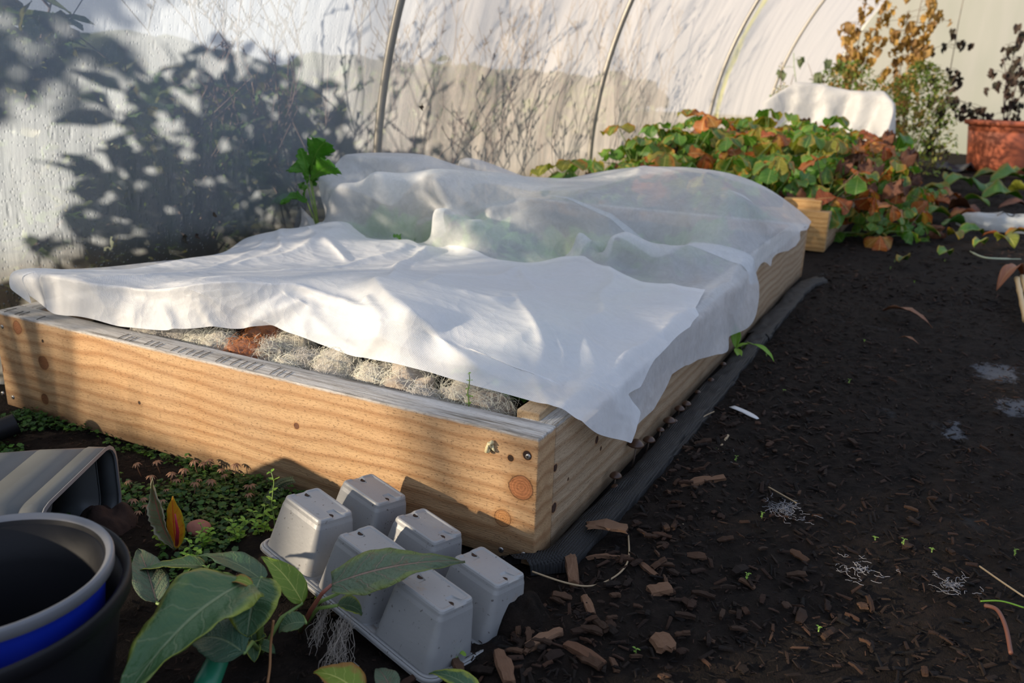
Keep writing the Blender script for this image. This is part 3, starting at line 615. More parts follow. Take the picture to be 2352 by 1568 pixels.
for i, (px, py, r, _, lab, mt) in enumerate(wl):
    q = P(px, py, .185); dist = float(np.linalg.norm(q-CP)); R = r/F*dist*1.22
    e = empty('wool_clump', (q[0], max(q[1], BT+R*.62+.004), .176+R*.12), lab, 'wool', 'wool clumps along the front of the bed')
    import bmesh
    bm = bmesh.new(); bmesh.ops.create_icosphere(bm, subdivisions=4, radius=1)
    sd = i*3.7
    def surf(v):
        n1 = noise.fractal(v*1.4+Vector((sd, 0, 0)), 1, 2, 4); rd = abs(noise.noise(v*2.2+Vector((0, sd, 0))))
        return v*(R*(1+.30*n1+.35*rd-.1))
    for v in bm.verts:
        d = v.co.normalized(); p_ = surf(d); v.co = Vector((p_.x*1.05, p_.y*.9, p_.z*.72))
    me = bpy.data.meshes.new('wool_body'); bm.to_mesh(me); bm.free(); me.materials.append([WOOLW, WOOLG, WOOLO, WOOLP][mt]); me.polygons.foreach_set('use_smooth', [True]*len(me.polygons))
    link(bpy.data.objects.new('wool_body', me), e)
    mb = MB()
    for k in range(360):
        d = Vector((U(-1, 1), U(-1, 1), U(-.25, 1))).normalized(); p_ = surf(d); p_ = Vector((p_.x*1.05, p_.y*.9, p_.z*.72))
        t = d.orthogonal().normalized(); t.rotate(Matrix.Rotation(U(0, 6.28), 3, d)); L = U(.012, .04); c = U(-.5, .5)
        s2 = d.cross(t); pts = [p_*.99+t*(L*a*1.0)+s2*(c*L*a*a)+d*(R*.10*math.sin(a*3)+.004*a) -Vector((0,0,a*a*L*.25)) for a in (0, .35, .7, 1)]
        mb.tube(pts, [.00022]*4, 3, False)
    mb.build('fibres', [FIB, FIBG, FIBO, FIB][mt], e)

# ---------------- cell tray ----------------
def tray():
    q = [-.1259, -.1483, .0928, 1.3473, -.1321, -.1403, .0568, .078, .0988, .1123, .0843]
    O = Vector(q[:3]); th = q[3]; a = Vector((math.cos(th), math.sin(th), q[4])); b = Vector((math.sin(th), -math.cos(th), q[5])); nn = b.cross(a).normalized()
    if nn.z < 0: nn = -nn
    wa, wb, pa, pb, h = q[6:11]
    e = empty('seed_tray', O-nn*h, 'upturned grey six-cell plastic seedling tray leaning at the bed corner', 'seed tray')
    I = e.location
    def T(u, v, z): return tuple(O+a*u+b*v-nn*(h-z)-I)
    # rim
    mb = MB(); hu = pa/2+wa/2+.018; hv = pb+wb/2+.018; hu0 = pa/2+wa/2+.0; hv0 = pb+wb/2+.0
    def rr(hu, hv, r, z, n=6):
        out = []
        for (cx, cy, a0) in ((hu-r, hv-r, 0), (-hu+r, hv-r, 90), (-hu+r, -hv+r, 180), (hu-r, -hv+r, 270)):
            for k in range(n+1):
                t = math.radians(a0+90*k/n); out.append(T(cx+r*math.cos(t), cy+r*math.sin(t), z))
        return out
    rings = [rr(hu, hv, .018, 0), rr(hu+.0015, hv+.0015, .019, .002), rr(hu-.001, hv-.001, .017, .006), rr(hu-.005, hv-.005, .014, .0065), rr(hu-.0065, hv-.0065, .013, .003), rr(hu-.02, hv-.02, .008, .002)]
    n = len(rings[0])
    for i in range(len(rings)-1): mb.add(rings[i]+rings[i+1], [(k, (k+1) % n, n+(k+1) % n, n+k) for k in range(n)])
    # web between the cells, broken around each base
    for j in (-.5, .5): mb.grid([T(-hu+.02, j*pb-.012, .002), T(hu-.02, j*pb-.012, .002), T(-hu+.02, j*pb+.012, .002), T(hu-.02, j*pb+.012, .002)], 2, 2)
    mb.grid([T(-.016, -hv+.02, .0025), T(.016, -hv+.02, .0025), T(-.016, hv-.02, .0025), T(.016, hv-.02, .0025)], 2, 2)
    thick(mb.build('rim', TRAY, e), .0012, -1)
    for j in (-1, 0, 1):
        for i in (-.5, .5):
            mb = MB(); cu, cv = i*pa, j*pb
            bu, bv = wa/2+.0165, wb/2+.0130                       # flare at the open end
            n_ = 40
            def ring(hu, hv, r, z, notch=0, nd=0):
                # rounded rectangle sampled per side with drainage notches at the middle of the a-ends
                out = []
                N1 = 12
                def side(x0, y0, x1, y1, nf):
                    for k in range(N1): 
                        t = k/N1; x = x0+(x1-x0)*t; y = y0+(y1-y0)*t
                        f = 1 if (nf and .24 < t < .62) else 0
                        if f: y += (-notch if y > 0 else notch)
                        out.append(T(cu+x, cv+y, z-(nd if f else 0)))
                def corner(cx, cy, a0):
                    for k in range(5):
                        t = math.radians(a0+90*k/5); out.append(T(cu+cx+r*math.cos(t), cv+cy+r*math.sin(t), z))
                side(hu, -hv+r, hu, hv-r, False); corner(hu-r, hv-r, 0); side(hu-r, hv, -hu+r, hv, True); corner(-hu+r, hv-r, 90)
                side(-hu, hv-r, -hu, -hv+r, False); corner(-hu+r, -hv+r, 180); side(-hu+r, -hv, hu-r, -hv, True); corner(hu-r, -hv+r, 270)
                return out
            R_ = [ring(bu, bv, .012, 0), ring(bu-.004, bv-.003, .012, .006)]
            for t in (.2, .4, .6, .8, .9): R_.append(ring(bu-.004+(wa/2+.001-bu+.004)*t, bv-.003+(wb/2+.001-bv+.003)*t, .012-.006*t, .006+(h-.010)*t*.98))
            R_ += [ring(wa/2+.0005, wb/2+.0005, .006, h-.0075, .0), ring(wa/2, wb/2, .006, h-.0035, .0, .0), ring(wa/2-.0010, wb/2-.0010, .0055, h-.0010, .000, .0026), ring(wa/2-.0025, wb/2-.0025, .0045, h, .0005, .0032), ring(wa/2-.0045, wb/2-.0045, .004, h, .0015, .0032), ring(wa/2-.0065, wb/2-.0065, .003, h-.0012, .0105, .0020), ring(wa/2-.0075, wb/2-.0075, .003, h-.0013, .0125, .0)]
            m_ = len(R_[0])
            for k in range(len(R_)-1): mb.add(R_[k]+R_[k+1], [(s, (s+1) % m_, m_+(s+1) % m_, m_+s) for s in range(m_)])
            mb.add(R_[-1], [tuple(range(m_))])
            c = mb.build('cell', TRAY, e); 
            for sgn in (-1, 1):
                hb = MB(); cc = Vector(T(cu+.004*(1 if sgn < 0 else -1)*1.3, cv+sgn*(wb/2-.0095), h-.0026)); ring_ = [tuple(cc+(a*math.cos(t)*.0058+b*math.sin(t)*.0044)+nn*.0002) for t in np.linspace(0, 6.283, 17)[:-1]]
                low_ = [tuple(Vector(p_)-nn*.001) for p_ in ring_]
                hb.add(ring_+low_, [(k, (k+1) % 16, 16+(k+1) % 16, 16+k) for k in range(16)]+[tuple(range(16))]); hb.build('drain_hole', plain('dark_hole', (.035, .015, .006), .8) if 'dark_hole' not in bpy.data.materials else bpy.data.materials['dark_hole'], c)
tray()
# small soil heap that props the tray and spills over its right end
def heap(c, r, hgt, mat, name, lab, cat, n=26, sq=1.0):
    mb = MB(); pts = []
    for j in range(n):
        for i in range(n):
            a, b = 2*i/(n-1)-1, 2*j/(n-1)-1; x, y = a*math.sqrt(1-b*b/2), b*math.sqrt(1-a*a/2); d = min(1, math.hypot(x, y)); x0, y0 = x*r, y*r*sq
            z = hgt*(1-d*d)*(1+.7*nz(x0+c[0], y0+c[1], 1, 40))+.004*nz(x0, y0, 1, 120)-.006*(d > .97)
            pts.append((x0, y0, z))
    mb.grid(pts, n, n); o = mb.build(name, mat); o.location = c; return tag(o, lab, cat)
heap((-.30, -.12, -.002), .16, .020, SOIL, 'soil_mound', 'low dark soil mound under the rear of the seedling tray', 'soil', sq=.7)
q = P(1165, 1420, .0); heap((q[0]+.01, q[1]+.01, 0), .045, .035, SOIL, 'soil_mound', 'small soil heap against the right end of the seedling tray', 'soil')

# ---------------- pots ----------------
def round_pot(name, c, rt, rb, h, mats, lab, rimh=.014, lip=.006, bandh=0, parts=None, rz=0):
    e = empty(name, c, lab, 'pot')
    z0 = h-rimh; rr = lambda z: rb+(rt-lip-rb)*z/h
    mb = MB(); mb.lathe([(0, .003), (rb*.96, .003), (rb, .0), (rb+.001, .004), (rr(z0*.5), z0*.5), (rr(z0*.82), z0*.82), (rr(z0), z0), (rr(z0)+.001, z0+.004)], 72)
    w2 = .0025; mb.lathe([(rr(z0)+.001, z0+.004), (rr(z0)-w2, z0+.004), (rr(z0*.78)-w2, z0*.80), (rr(z0*.76)-w2-.002, z0*.775), (rr(z0*.4)-w2-.002, z0*.4), (rb-.004, .008), (0, .008)], 72)
    nb_ = 6*72; mb.mi = [0]*nb_+[1]*(len(mb.f)-nb_); mb.build('body', [mats[0], POTB], e)
    mb = MB(); pr = [(rr(h)-w2-.001, z0), (rt-.008, h-.004), (rt-.004, h), (rt-.0015, h+.0005), (rt, h-.0025), (rt-.0005, z0+.001), (rt-.003, z0), (rr(z0)+.0015, z0+.003), (rr(h)-w2-.001, z0)]
    mb.lathe(pr, 72); mb.mi = [1 if i < 72 else 0 for i in range(len(mb.f))]; mb.build('rim', [mats[1], POTB], e); return e
round_pot('plant_pot', (-.315, -.599, 0), .149, .108, .20, (POTB, POTB), 'black plastic pot at lower left with the blue pot inside it', .018)
round_pot('plant_pot', (-.286, -.586, .03), .108, .078, .196, (BLUE, RIMG), 'blue plastic pot with a grey rim, nested inside the black pot', .013, .007)
# square pot on its side
def sqpot():
    C0 = Vector((-.72, -.215, .0))
    tr = Vector(P(245, 1008, .115)); br = Vector(P(293, 1190, .0)); tl = Vector(P(205, 1010, .115))
    e = empty('square_pot', (0, 0, 0), 'dark grey square plastic pot lying on its side by the bed', 'pot')
    TR = Vector(P(262, 1012, .125)); far = Vector(P(0, 1026, .112)); dv = far-TR; dv.z = 0; dv.normalize(); nrm = -dv
    xa = Vector((-dv.y, dv.x, 0)); 
    if xa.y < 0: xa = -xa
    ya = Vector((0, 0, 1)); best = None
    for k in range(60):
        w_ = .06+k*.003; q = TR-xa*w_; d = np.array(q)-CP; px = 1176+F*(d@CR)/(d@CF)
        if best is None or abs(px-84) < best[0]: best = (abs(px-84), w_)
    W_ = best[1]; H_ = .125; TR2 = TR-xa*(W_/2); o_ = Vector((TR2.x, TR2.y, H_/2+.001)); print('SQPOT', W_, dv)
    dl = .20
    def ring(hw, hh, r, d, n=4):
        out = []
        for (cx, cy, a0) in ((hw-r, hh-r, 0), (-hw+r, hh-r, 90), (-hw+r, -hh+r, 180), (hw-r, -hh+r, 270)):
            for k in range(n+1):
                t = math.radians(a0+90*k/n); out.append(tuple(o_+xa*(cx+r*math.cos(t))+ya*(cy+r*math.sin(t))-nrm*d-ya*0))
        return out
    hw, hh = W_/2, H_/2
    rings = [ring(hw-.004, hh-.004, .030, .0), ring(hw, hh, .032, 0), ring(hw, hh, .032, .03), ring(hw-.0015, hh-.0015, .031, .032), ring(hw*.93, hh*.93, .026, .10), ring(hw*.82, hh*.82, .02, dl), ring(hw*.5, hh*.5, .01, dl+.001)]
    mb = MB(); n = len(rings[0])
    for i in range(len(rings)-1): mb.add(rings[i]+rings[i+1], [(k, (k+1) % n, n+(k+1) % n, n+k) for k in range(n)])
    mb.add(rings[-1], [tuple(range(n))]); thick(mb.build('body', POTG, e), .002, 1)
    mb = MB(); r2 = [ring(hw+.0012, hh+.0012, .032, .001), ring(hw+.0022, hh+.0022, .033, -.001), ring(hw-.003, hh-.003, .030, -.0018), ring(hw-.004, hh-.004, .029, .002)]
    for i in range(3): mb.add(r2[i]+r2[i+1], [(k, (k+1) % n, n+(k+1) % n, n+k) for k in range(n)])
    mb.build('rim', RIMG, e)
sqpot()
# rooty soil spilled at the square pot
q = P(245, 1200, .0); heap((q[0], q[1], .0), .045, .030, plain('reddish_peat', (.028, .014, .010), .95, .5, .8, 60), 'peat_lump', 'crumbly reddish-brown peat lump at the mouth of the square pot', 'peat')
# black ribbed hose end
mb = MB(); a_ = Vector(P(-60, 1010, .02)); b_ = Vector(P(38, 972, .035)); pts = []; rs = []
for k in range(40): pts.append(a_.lerp(b_, k/39)); rs.append(.019+(.0014 if k % 2 else 0))
mb.tube(pts, rs, 20); tag(mb.build('hose_end', POTB), 'ribbed black hose end poking in at the far left', 'hose')
# terracotta tub
tp = P(2330, 385, .0); tubc = (.86, 8.95, -.0)
def tub():
    e = empty('terracotta_pot', tubc, 'large orange-brown plastic tub of dead dark stems by the end wall', 'pot')
    mb = MB(); h = .50; rb, rt = .27, .335
    f = lambda z: rb+(rt-rb)*z/h
    mb.lathe([(0, .0), (rb, 0), (f(.08), .08), (f(.25), .25), (f(.385), .385), (f(.385)-.004, .39), (f(.395), .396), (f(.44), .44)], 64)
    mb.lathe([(f(.44)-.012, .46), (f(.42)-.012, .42), (0, .42)], 64); mb.build('body', TERRA, e)
    mb = MB(); mb.lathe([(f(.44)-.012, .44), (f(.44)+.002, .445), (rt+.028, .455), (rt+.034, .475), (rt+.028, .497), (rt, .50), (rt-.012, .49), (rt-.02, .44)], 64); mb.build('rim', TERRA, e)
    mb = MB(); mb.lathe([(0, .455), (rt-.02, .45)], 40); mb.build('compost', SOIL, e)
tub()

# ---------------- edging fabric tube & mushrooms ----------------
cl_ = [(-.02, -.02), (.030, .02), (.034, .12), (.040, .25), (.046, .4), (.040, .55), (.044, .7), (.036, .85), (.042, 1.0), (.038, 1.2), (.040, 1.4)]
mb = MB()
def strip(ctrl, wd, th, z, seed, nseg=120):
    c = curve(ctrl, nseg); pts = []
    for k, (x, y) in enumerate(c):
        w = wd*(1+.18*nz(y, seed, 0, 9)); 
        for i in range(9):
            t = i/8; a = math.pi*t; pts.append((x-w/2*math.cos(a)+.003*nz(y, i, seed, 12), y, z+th*math.sin(a)**.6*(1+.4*nz(x, y, seed+i*.3, 20))+(-.004 if i in (0, 8) else 0)))
    mb.grid(pts, 9, nseg)
strip(cl_, .052, .020, .004, 1)
strip([(.045, .3), (.064, .45), (.066, .6), (.060, .8), (.062, .95)], .018, .012, .002, 3, 70)
tag(mb.build('edging_roll', DARKNET), 'black woven fabric roll lying along the foot of the bed, nearer length', 'fabric roll')
mb = MB(); strip([(.036, 1.38), (.034, 1.6), (.042, 1.8), (.036, 2.0), (.046, 2.18), (.075, 2.29)], .060, .016, .006, 5, 80)
tag(mb.build('edging_roll', DARKNET), 'black woven fabric roll along the bed foot, farther length ending at the far corner', 'fabric roll')
mpos = [(1410,1098,.030),(1455,1045,.036),(1487,1012,.03),(1513,993,.022),(1540,975,.028),(1558,936,.026),(1574,930,.024),(1552,962,.02),(1600,895,.018),(1640,868,.018),(1665,838,.02),(1428,1112,.018)]
for i, (px, py, r) in enumerate(mpos):
    q = P(px, py, .028); q[0] = max(.010, min(q[0], .022)); sc = r/.03
    e = empty('mushroom', (q[0], q[1], .004), 'small dark brown mushroom in the gap between timber side and fabric roll', 'mushroom', 'mushrooms along the bed foot')
    h = U(.028, .045)*sc
    mb = MB(); mb.tube([(0, 0, 0), (.002, .001, h*.5), (.003, .0, h)], [.0018, .0015, .0013], 8); mb.build('stem', MSTEM, e)
    R = U(.010, .014)*sc; mb = MB(); mb.lathe([(0, R*.62), (R*.3, R*.6), (R*.65, R*.42), (R*.92, R*.12), (R, -.001), (R*.93, -.002), (R*.5, R*.1), (0, R*.15)], 20)
    mb.v = [(x+.003, y, z+h-.002) for x, y, z in mb.v]; mb.build('cap', MUSH, e)

# ---------------- bark chips ----------------
def chip(L, w, t, seed):
    r = random.Random(seed); mb = MB(); n = 6; vs = []
    for i in range(n):
        f = i/(n-1); x = (f-.5)*L; ww = w*(.55+.45*math.sin(math.pi*(.15+.7*f)))*r.uniform(.8, 1.1); bend = .08*L*math.sin(math.pi*f)*r.uniform(.3, 1)
        for (a, b) in ((-1, -1), (0, -1.15), (1, -1), (1.05, 0), (1, 1), (0, 1.2), (-1, 1), (-1.05, 0)):
            vs.append((x+r.uniform(-.06, .06)*L, a*ww/2+r.uniform(-.08, .08)*w, b*t/2+bend+r.uniform(-.1, .1)*t))
    fs = [(i*8+k, i*8+(k+1) % 8, (i+1)*8+(k+1) % 8, (i+1)*8+k) for i in range(n-1) for k in range(8)]+[tuple(range(8))[::-1], tuple((n-1)*8+k for k in range(8))]
    mb.add(vs, fs); return mb
protos = [chip(U(.018, .042), U(.006, .014), U(.003, .006), k).build('bark_chip', CHIP, None, False) for k in range(10)]
def free(x, y):
    if x < .075 and -.02 < y < 2.4: return False
    if x < .07 and y < -.0: return x > -.02 and y > -.3 and (x > .045 or y < -.24)
    return True
cnt = 0; used = set(); tries = 0
CL = 'bark chip lying loose on the dark path'
spots = []
while len(spots) < 290 and tries < 20000:
    tries += 1
    x = random.betavariate(1.1, 2.6)*.9+(-.02); y = random.betavariate(1.1, 1.9)*1.9-.42
    if random.random() > math.exp(-max(0, x-.12)*2.2-max(0, y-.5)*.35) or not free(x, y): continue
    d = Vector((x, y, 0))-Vector(CP); f_ = d.dot(Vector(CF)); 
    if f_ < .1: continue
    sxp = 1176+F*d.dot(Vector(CR))/f_; syp = 784-F*d.dot(Vector(CU))/f_
    if -20 < sxp < 2370 and syp < 1590: spots.append((x, y))
for i, (x, y) in enumerate(spots):
    k = i % 10
    if i < 10: o = protos[i]
    else: o = protos[k].copy(); COL.objects.link(o)
    s = U(.4, 1.0)*(1.0 if y < .2 else .85); o.location = (x, y, gh(x, y)+.004+U(0, .004)); o.rotation_euler = (U(-.4, .4), U(-.35, .35), U(0, 6.28)); o.scale = (s, s, s)
    tag(o, CL, 'bark chip', 'loose bark chips on the path')
def scatter(name, n, region, size, mat, lab, cat, zoff=.001, fl=.5, seed=1):
    r = np.random.default_rng(seed); V = []; Fc = []; base = np.array([[-.5, -.3, -.1], [.5, -.22, -.1], [.45, .25, -.1], [-.45, .3, -.1], [-.42, -.2, .25], [.40, -.15, .2], [.36, .18, .25], [-.4, .2, .2]])
    fb_ = [(0, 3, 2, 1), (4, 5, 6, 7), (0, 1, 5, 4), (1, 2, 6, 5), (2, 3, 7, 6), (3, 0, 4, 7)]; m_ = 0
    while m_ < n:
        x, y = region(r)
        if x is None: continue
        s = size(r, x, y); a, tx, ty = r.uniform(0, 6.28), r.uniform(-fl, fl), r.uniform(-fl, fl)
        M = np.array(Matrix.Rotation(a, 3, 'Z')@Matrix.Rotation(tx, 3, 'X')@Matrix.Rotation(ty, 3, 'Y')); sh = base*(np.array([s, s*r.uniform(.25, .6), s*r.uniform(.15, .3)]))*(1+.3*r.standard_normal((8, 3))*.4)
        V.append(sh@M.T+np.array([x, y, gh(x, y)+zoff+r.uniform(0, .003)])); Fc += [tuple(8*m_+k for k in f) for f in fb_]; m_ += 1
    mb = MB(); mb.v = [tuple(v) for v in np.concatenate(V)]; mb.f = Fc; mb.uv = [(0, 0)]*(4*len(Fc)); mb.mi = [0]*len(Fc)
    return tag(mb.build(name, mat, None, False), lab, cat, kind='stuff')
def reg_path(r):
    x = .0+1.9*r.beta(1.0, 2.2); y = -.6+3.3*r.beta(1.0, 1.5)
    return (x, y) if free(x, y) and not (x < -.0 and y > -.25) else (None, None)
scatter('fine_bark', 15000, reg_path, lambda r, x, y: r.uniform(.004, .011), CHIPF, 'fine dark bark crumbs covering the path', 'bark crumbs', seed=2)
scatter('coarse_bark', 4200, reg_path, lambda r, x, y: r.uniform(.010, .024), CHIPF, 'small dark bark pieces mixed into the path', 'bark pieces', .002, seed=3)
def reg_far(r):
    x = .05+2.6*r.random(); y = 2.2+7*r.random()**1.5; return (x, y)
scatter('far_litter', 5000, reg_far, lambda r, x, y: r.uniform(.012, .04), CHIPF, 'dark bark litter on the far path', 'bark litter', seed=4)
def reg_left(r):
    x = r.uniform(-1.2, .05); y = r.uniform(-.75, -.0); return x, y
scatter('soil_crumbs', 5000, reg_left, lambda r, x, y: r.uniform(.003, .010), CHIPF, 'dark soil crumbs in front of the raised bed', 'soil crumbs', seed=6)

# named pieces on the path
def piece(name, px, py, px2, py2, w, t, mat, lab, cat, z=.010, group=None):
    a, b = Vector(P(px, py, z)), Vector(P(px2, py2, z)); L = (b-a).length; mb = chip(L, w, t, int(px)); o = mb.build(name, mat, None, False)
    o.location = (a+b)/2; o.rotation_euler = (U(-.2, .2), 0, math.atan2(b.y-a.y, b.x-a.x)); return tag(o, lab, cat, group)
piece('bark_piece', 1350, 1205, 1440, 1215, .040, .005, BARKBR, 'flat pale brown bark flake resting on the fabric roll near the bed corner', 'bark', .03)
piece('bark_piece', 1308, 1270, 1318, 1338, .017, .012, BARKBR, 'stubby upright brown wood block beside the fabric roll', 'bark', .012)
piece('bark_piece', 1350, 1281, 1445, 1283, .006, .006, BARKBR, 'thin reddish wood splinter right of the stubby wood block', 'bark')
piece('bark_piece', 1565, 1120, 1660, 1098, .014, .009, BARKBR, 'long split brown stick in the middle of the path', 'bark')
piece('bark_piece', 1500, 1480, 1545, 1472, .030, .008, BARKBR, 'square brown bark slab near the bottom centre of the path', 'bark')
piece('bark_piece', 1212, 1488, 1290, 1450, .013, .008, BARKBR, 'sloping reddish bark stick right of the tray rim', 'bark')
piece('bark_piece', 1300, 1480, 1385, 1525, .013, .008, BARKBR, 'thick brown bark strip pointing to the lower right, below the tray end', 'bark')
piece('bark_piece', 1455, 1290, 1505, 1322, .010, .007, BARKBR, 'short brown bark stick just right of the curved straw', 'bark')
piece('bark_piece', 1145, 1500, 1170, 1568, .018, .008, BARKBR, 'brown bark strip at the bottom edge right of the tray corner', 'bark')
piece('bark_piece', 1490, 1360, 1540, 1350, .020, .008, BARKBR, 'rounded brown bark lump below the curved straw', 'bark')
piece('bark_piece', 1340, 1370, 1360, 1412, .012, .008, BARKBR, 'dark brown wood stub below the curved straw', 'bark')
def stem(name, pts, r, mat, lab, cat, zs=None):
    v = [P(a, b, c) for a, b, c in pts]; c3 = []
    n = 6*len(v)
    for k in range(n+1):                                  # catmull-rom
        t = k/n*(len(v)-1); i = min(int(t), len(v)-2); f = t-i; p0, p1_, p2_, p3_ = v[max(i-1, 0)], v[i], v[i+1], v[min(i+2, len(v)-1)]
        c3.append(.5*((2*p1_)+(-p0+p2_)*f+(2*p0-5*p1_+4*p2_-p3_)*f*f+(-p0+3*p1_-3*p2_+p3_)*f**3))
    mb = MB(); mb.tube(c3, r, 7); o = mb.build(name, mat); return tag(o, lab, cat) if lab else o
stem('dry_straw', [(1222,1312,.02),(1300,1338,.014),(1360,1345,.012),(1415,1322,.016),(1443,1285,.02),(1443,1228,.012)], .0014, STRAW, 'long curved pale straw looping right of the bed corner', 'straw')
stem('dry_straw', [(1500,1212,.006),(1570,1204,.008)], .0015, STRAW, 'short straight pale straw right of the bark flake', 'straw')
stem('dry_straw', [(1598,985,.01),(1612,960,.014),(1640,945,.01)], .0014, STRAW, 'bent pale straw beside the white plant label', 'straw')
stem('dry_straw', [(1765,1118,.006),(1830,1155,.008)], .0014, STRAW, 'thin straw beside the white mould threads', 'straw')
stem('dry_straw', [(1640,1050,.006),(1672,1000,.010)], .003, STRAW, 'grey split straw pointing away on the path', 'straw')
stem('dry_twig', [(2262,1390,.01),(2290,1400,.014),(2310,1440,.012),(2322,1500,.008)], .0028, plain('red_twig', (.12, .045, .028), .6), 'reddish curved twig near the lower right corner', 'twig')
stem('wild_grass', [(2252,1380,.006),(2300,1380,.01),(2352,1395,.006)], .0012, L_sun, 'thin green grass blade above the reddish twig', 'grass')
stem('wild_grass', [(2250,1300,.006),(2300,1335,.01),(2352,1370,.006)], .0014, STRAW, 'pale dry grass stem near the right edge', 'grass')
stem('green_pod', [(2228,577,.01),(2265,592,.02),(2345,595,.008)], [.002]*3+[.004]*12+[.002]*4, plain('pale_green_pod', (.35, .40, .28), .5), 'long thin pale green leaf curl on the far path', 'leaf')
# white label
a, b = Vector(P(1681, 933, .014)), Vector(P(1741, 962, .013)); dv = (b-a); sd = Vector((0, 0, 1)).cross(dv).normalized()*.0085
mb = MB(); mb.grid([tuple(a.lerp(b, t)+sd*s*(1 if t < .8 else 1-(t-.8)*3)+Vector((0, 0, .002*math.sin(t*3)))) for t in np.linspace(0, 1, 8) for s in (-1, 0, 1)], 3, 8)
tag(thick(mb.build('plant_label', plain('white_plastic_label', (.50, .51, .52), .4, .2)), .0008), 'white plastic plant label lying flat on the path', 'plant label')
# white mould threads
def threads(px, py, R, n, lab, seed):
    r = random.Random(seed); c = P(px, py, .006); mb = MB()
    for k in range(n):
        a = r.uniform(0, 6.28); d = R*abs(r.gauss(0, .5)); q = Vector((c[0]+d*math.cos(a), c[1]+d*math.sin(a)*1.3, .006)); pts = [q.copy()]; h = r.uniform(0, 6.28)
        for s in range(5): h += r.uniform(-1.1, 1.1); q = q+Vector((math.cos(h), math.sin(h), r.uniform(-.3, .5)))*r.uniform(.002, .004); q.z = max(.004, q.z); pts.append(q.copy())
        mb.tube(pts, .0005, 3, False)
    o = mb.build('mould_threads', plain('mould', (.20, .195, .205), .9) if 'mould' not in bpy.data.materials else bpy.data.materials['mould']); tag(o, lab, 'mould', kind='stuff')
threads(1800, 1168, .035, 110, 'white mould threads in the middle of the path', 1); threads(1970, 1305, .035, 45, 'thin white mould threads right of centre on the path', 2); threads(2185, 1345, .03, 50, 'pale mould threads near the right side of the path', 3); threads(1660, 1045, .035, 40, 'faint white threads near the split straw', 4)

# ---------------- leaves placed one by one ----------------
def blade(name, A, B, W, mat, parent, arch=.25, side=None, shape=dockf, fold=.12, wave=.05, nu=11, nv=26, seed=0, serr=0, ns=12, tilt=0, lab=None, twist=0):
    """leaf from 3D point A (stalk) to B (tip); arch lifts the middle; tilt rolls it about its midrib"""
    A, B = Vector(A), Vector(B); d = B-A; L = d.length; dn = d.normalized(); x = dn.cross(Vector((0, 0, 1)))
    if x.length < .05: x = Vector((1, 0, 0))
    x.normalize(); up = x.cross(dn).normalized(); pts = []
    for j in range(nv):
        t = j/(nv-1); c = A+d*t+up*(arch*L*4*t*(1-t)); an = tilt+twist*t
        w = max(shape(t), .015)*W/2*(1+(serr*((t*ns) % 1-.5)))
        xx = x*math.cos(an)+up*math.sin(an); uu = up*math.cos(an)-x*math.sin(an)
        for i in range(nu):
            s = 2*i/(nu-1)-1; ww = w*(1+.05*nz(t*9, seed, s > 0))
            pts.append(tuple(c+xx*(s*ww)+uu*(abs(s)**1.3*w*fold*2+wave*W*nz(t*4, seed+.5, s*1.5)*abs(s)*2+wave*.25*W*math.sin(t*42-abs(s)*5)*abs(s)*.6)))
    mb = MB(); mb.grid(pts, nu, nv); o = mb.build(name, mat, parent); thick(o, .0006)
    if lab: o['label'] = lab
    return o
def stalk(pts, r, mat, parent):
    mb = MB(); mb.tube(pts, r, 7); return mb.build('stalk', mat, parent)
dock = empty('dock_plant', (0, 0, 0), 'broad-leaved dock plant with dull blue-green leaves beside the blue pot', 'plant')
crown = P(600, 1500, .0)
def dleaf(b, t, wd, mat, arch, tilt, seed, par=dock, root=None, **kw):
    A, B = P(*b), P(*t); blade('leaf', A, B, wd, mat, par, arch, tilt=tilt, seed=seed, **kw)
    rt = Vector(root if root is not None else crown); A = Vector(A); mid = (A+rt)/2+Vector((0, 0, .015)); stalk([tuple(rt), tuple(mid), tuple(A), tuple(A+(Vector(B)-A)*.03)], [.003, .0026, .002, .0015], STEMG, par)
dleaf((575,1335,.125), (265,1640,.10), .092, L_dock, .12, .30, 1, wave=.12, twist=-.3)
dleaf((470,1300,.07), (300,1312,.06), .042, L_dock, .05, -.15, 2, wave=.05)
dleaf((605,1335,.08), (452,1278,.075), .045, L_dock, .10, -.2, 3)
dleaf((600,1325,.115), (568,1462,.08), .062, L_dock, .12, .0, 4, shape=oval)
dleaf((695,1385,.05), (600,1278,.085), .036, L_dock2, .12, .2, 5)
dleaf((360,1385,.05), (318,1262,.06), .045, L_mildew, .08, .0, 6)
dleaf((560,1500,.07), (440,1480,.06), .060, L_dock, .2, .3, 7)
dleaf((580,1345,.13), (520,1352,.122), .018, L_dock2, .3, .0, 8)
dock2 = empty('dock_plant', (0, 0, 0), 'dock plant whose long dusty leaf lies across the seedling tray', 'plant')
c2 = P(690, 1450, .0)
A = P(762, 1342, .095); B = P(1068, 1288, .118)
blade('leaf', A, B, .060, L_mildew, dock2, .06, tilt=-.30, seed=11, wave=.09, fold=.03, nu=13, nv=34, lab='long dusty green leaf with a pinkish midrib', shape=lambda t: (.45+.55*min(1, t/.25)) if t < .45 else max(.1, 1-((t-.45)/.55)**.9*.92))
stalk([tuple(c2), tuple(P(715, 1400, .05)), tuple(P(740, 1362, .085)), tuple(A)], [.0035, .003, .0025, .002], STEMR, dock2)
dleaf((778,1362,.085), (850,1368,.07), .022, L_mildew, .15, .5, 12, dock2, c2)
dleaf((775,1390,.07), (832,1410,.055), .036, L_dock, .15, .0, 13, dock2, c2, shape=oval)
dleaf((702,1430,.06), (640,1450,.05), .034, L_dock, .15, .1, 14, dock2, c2, shape=oval)
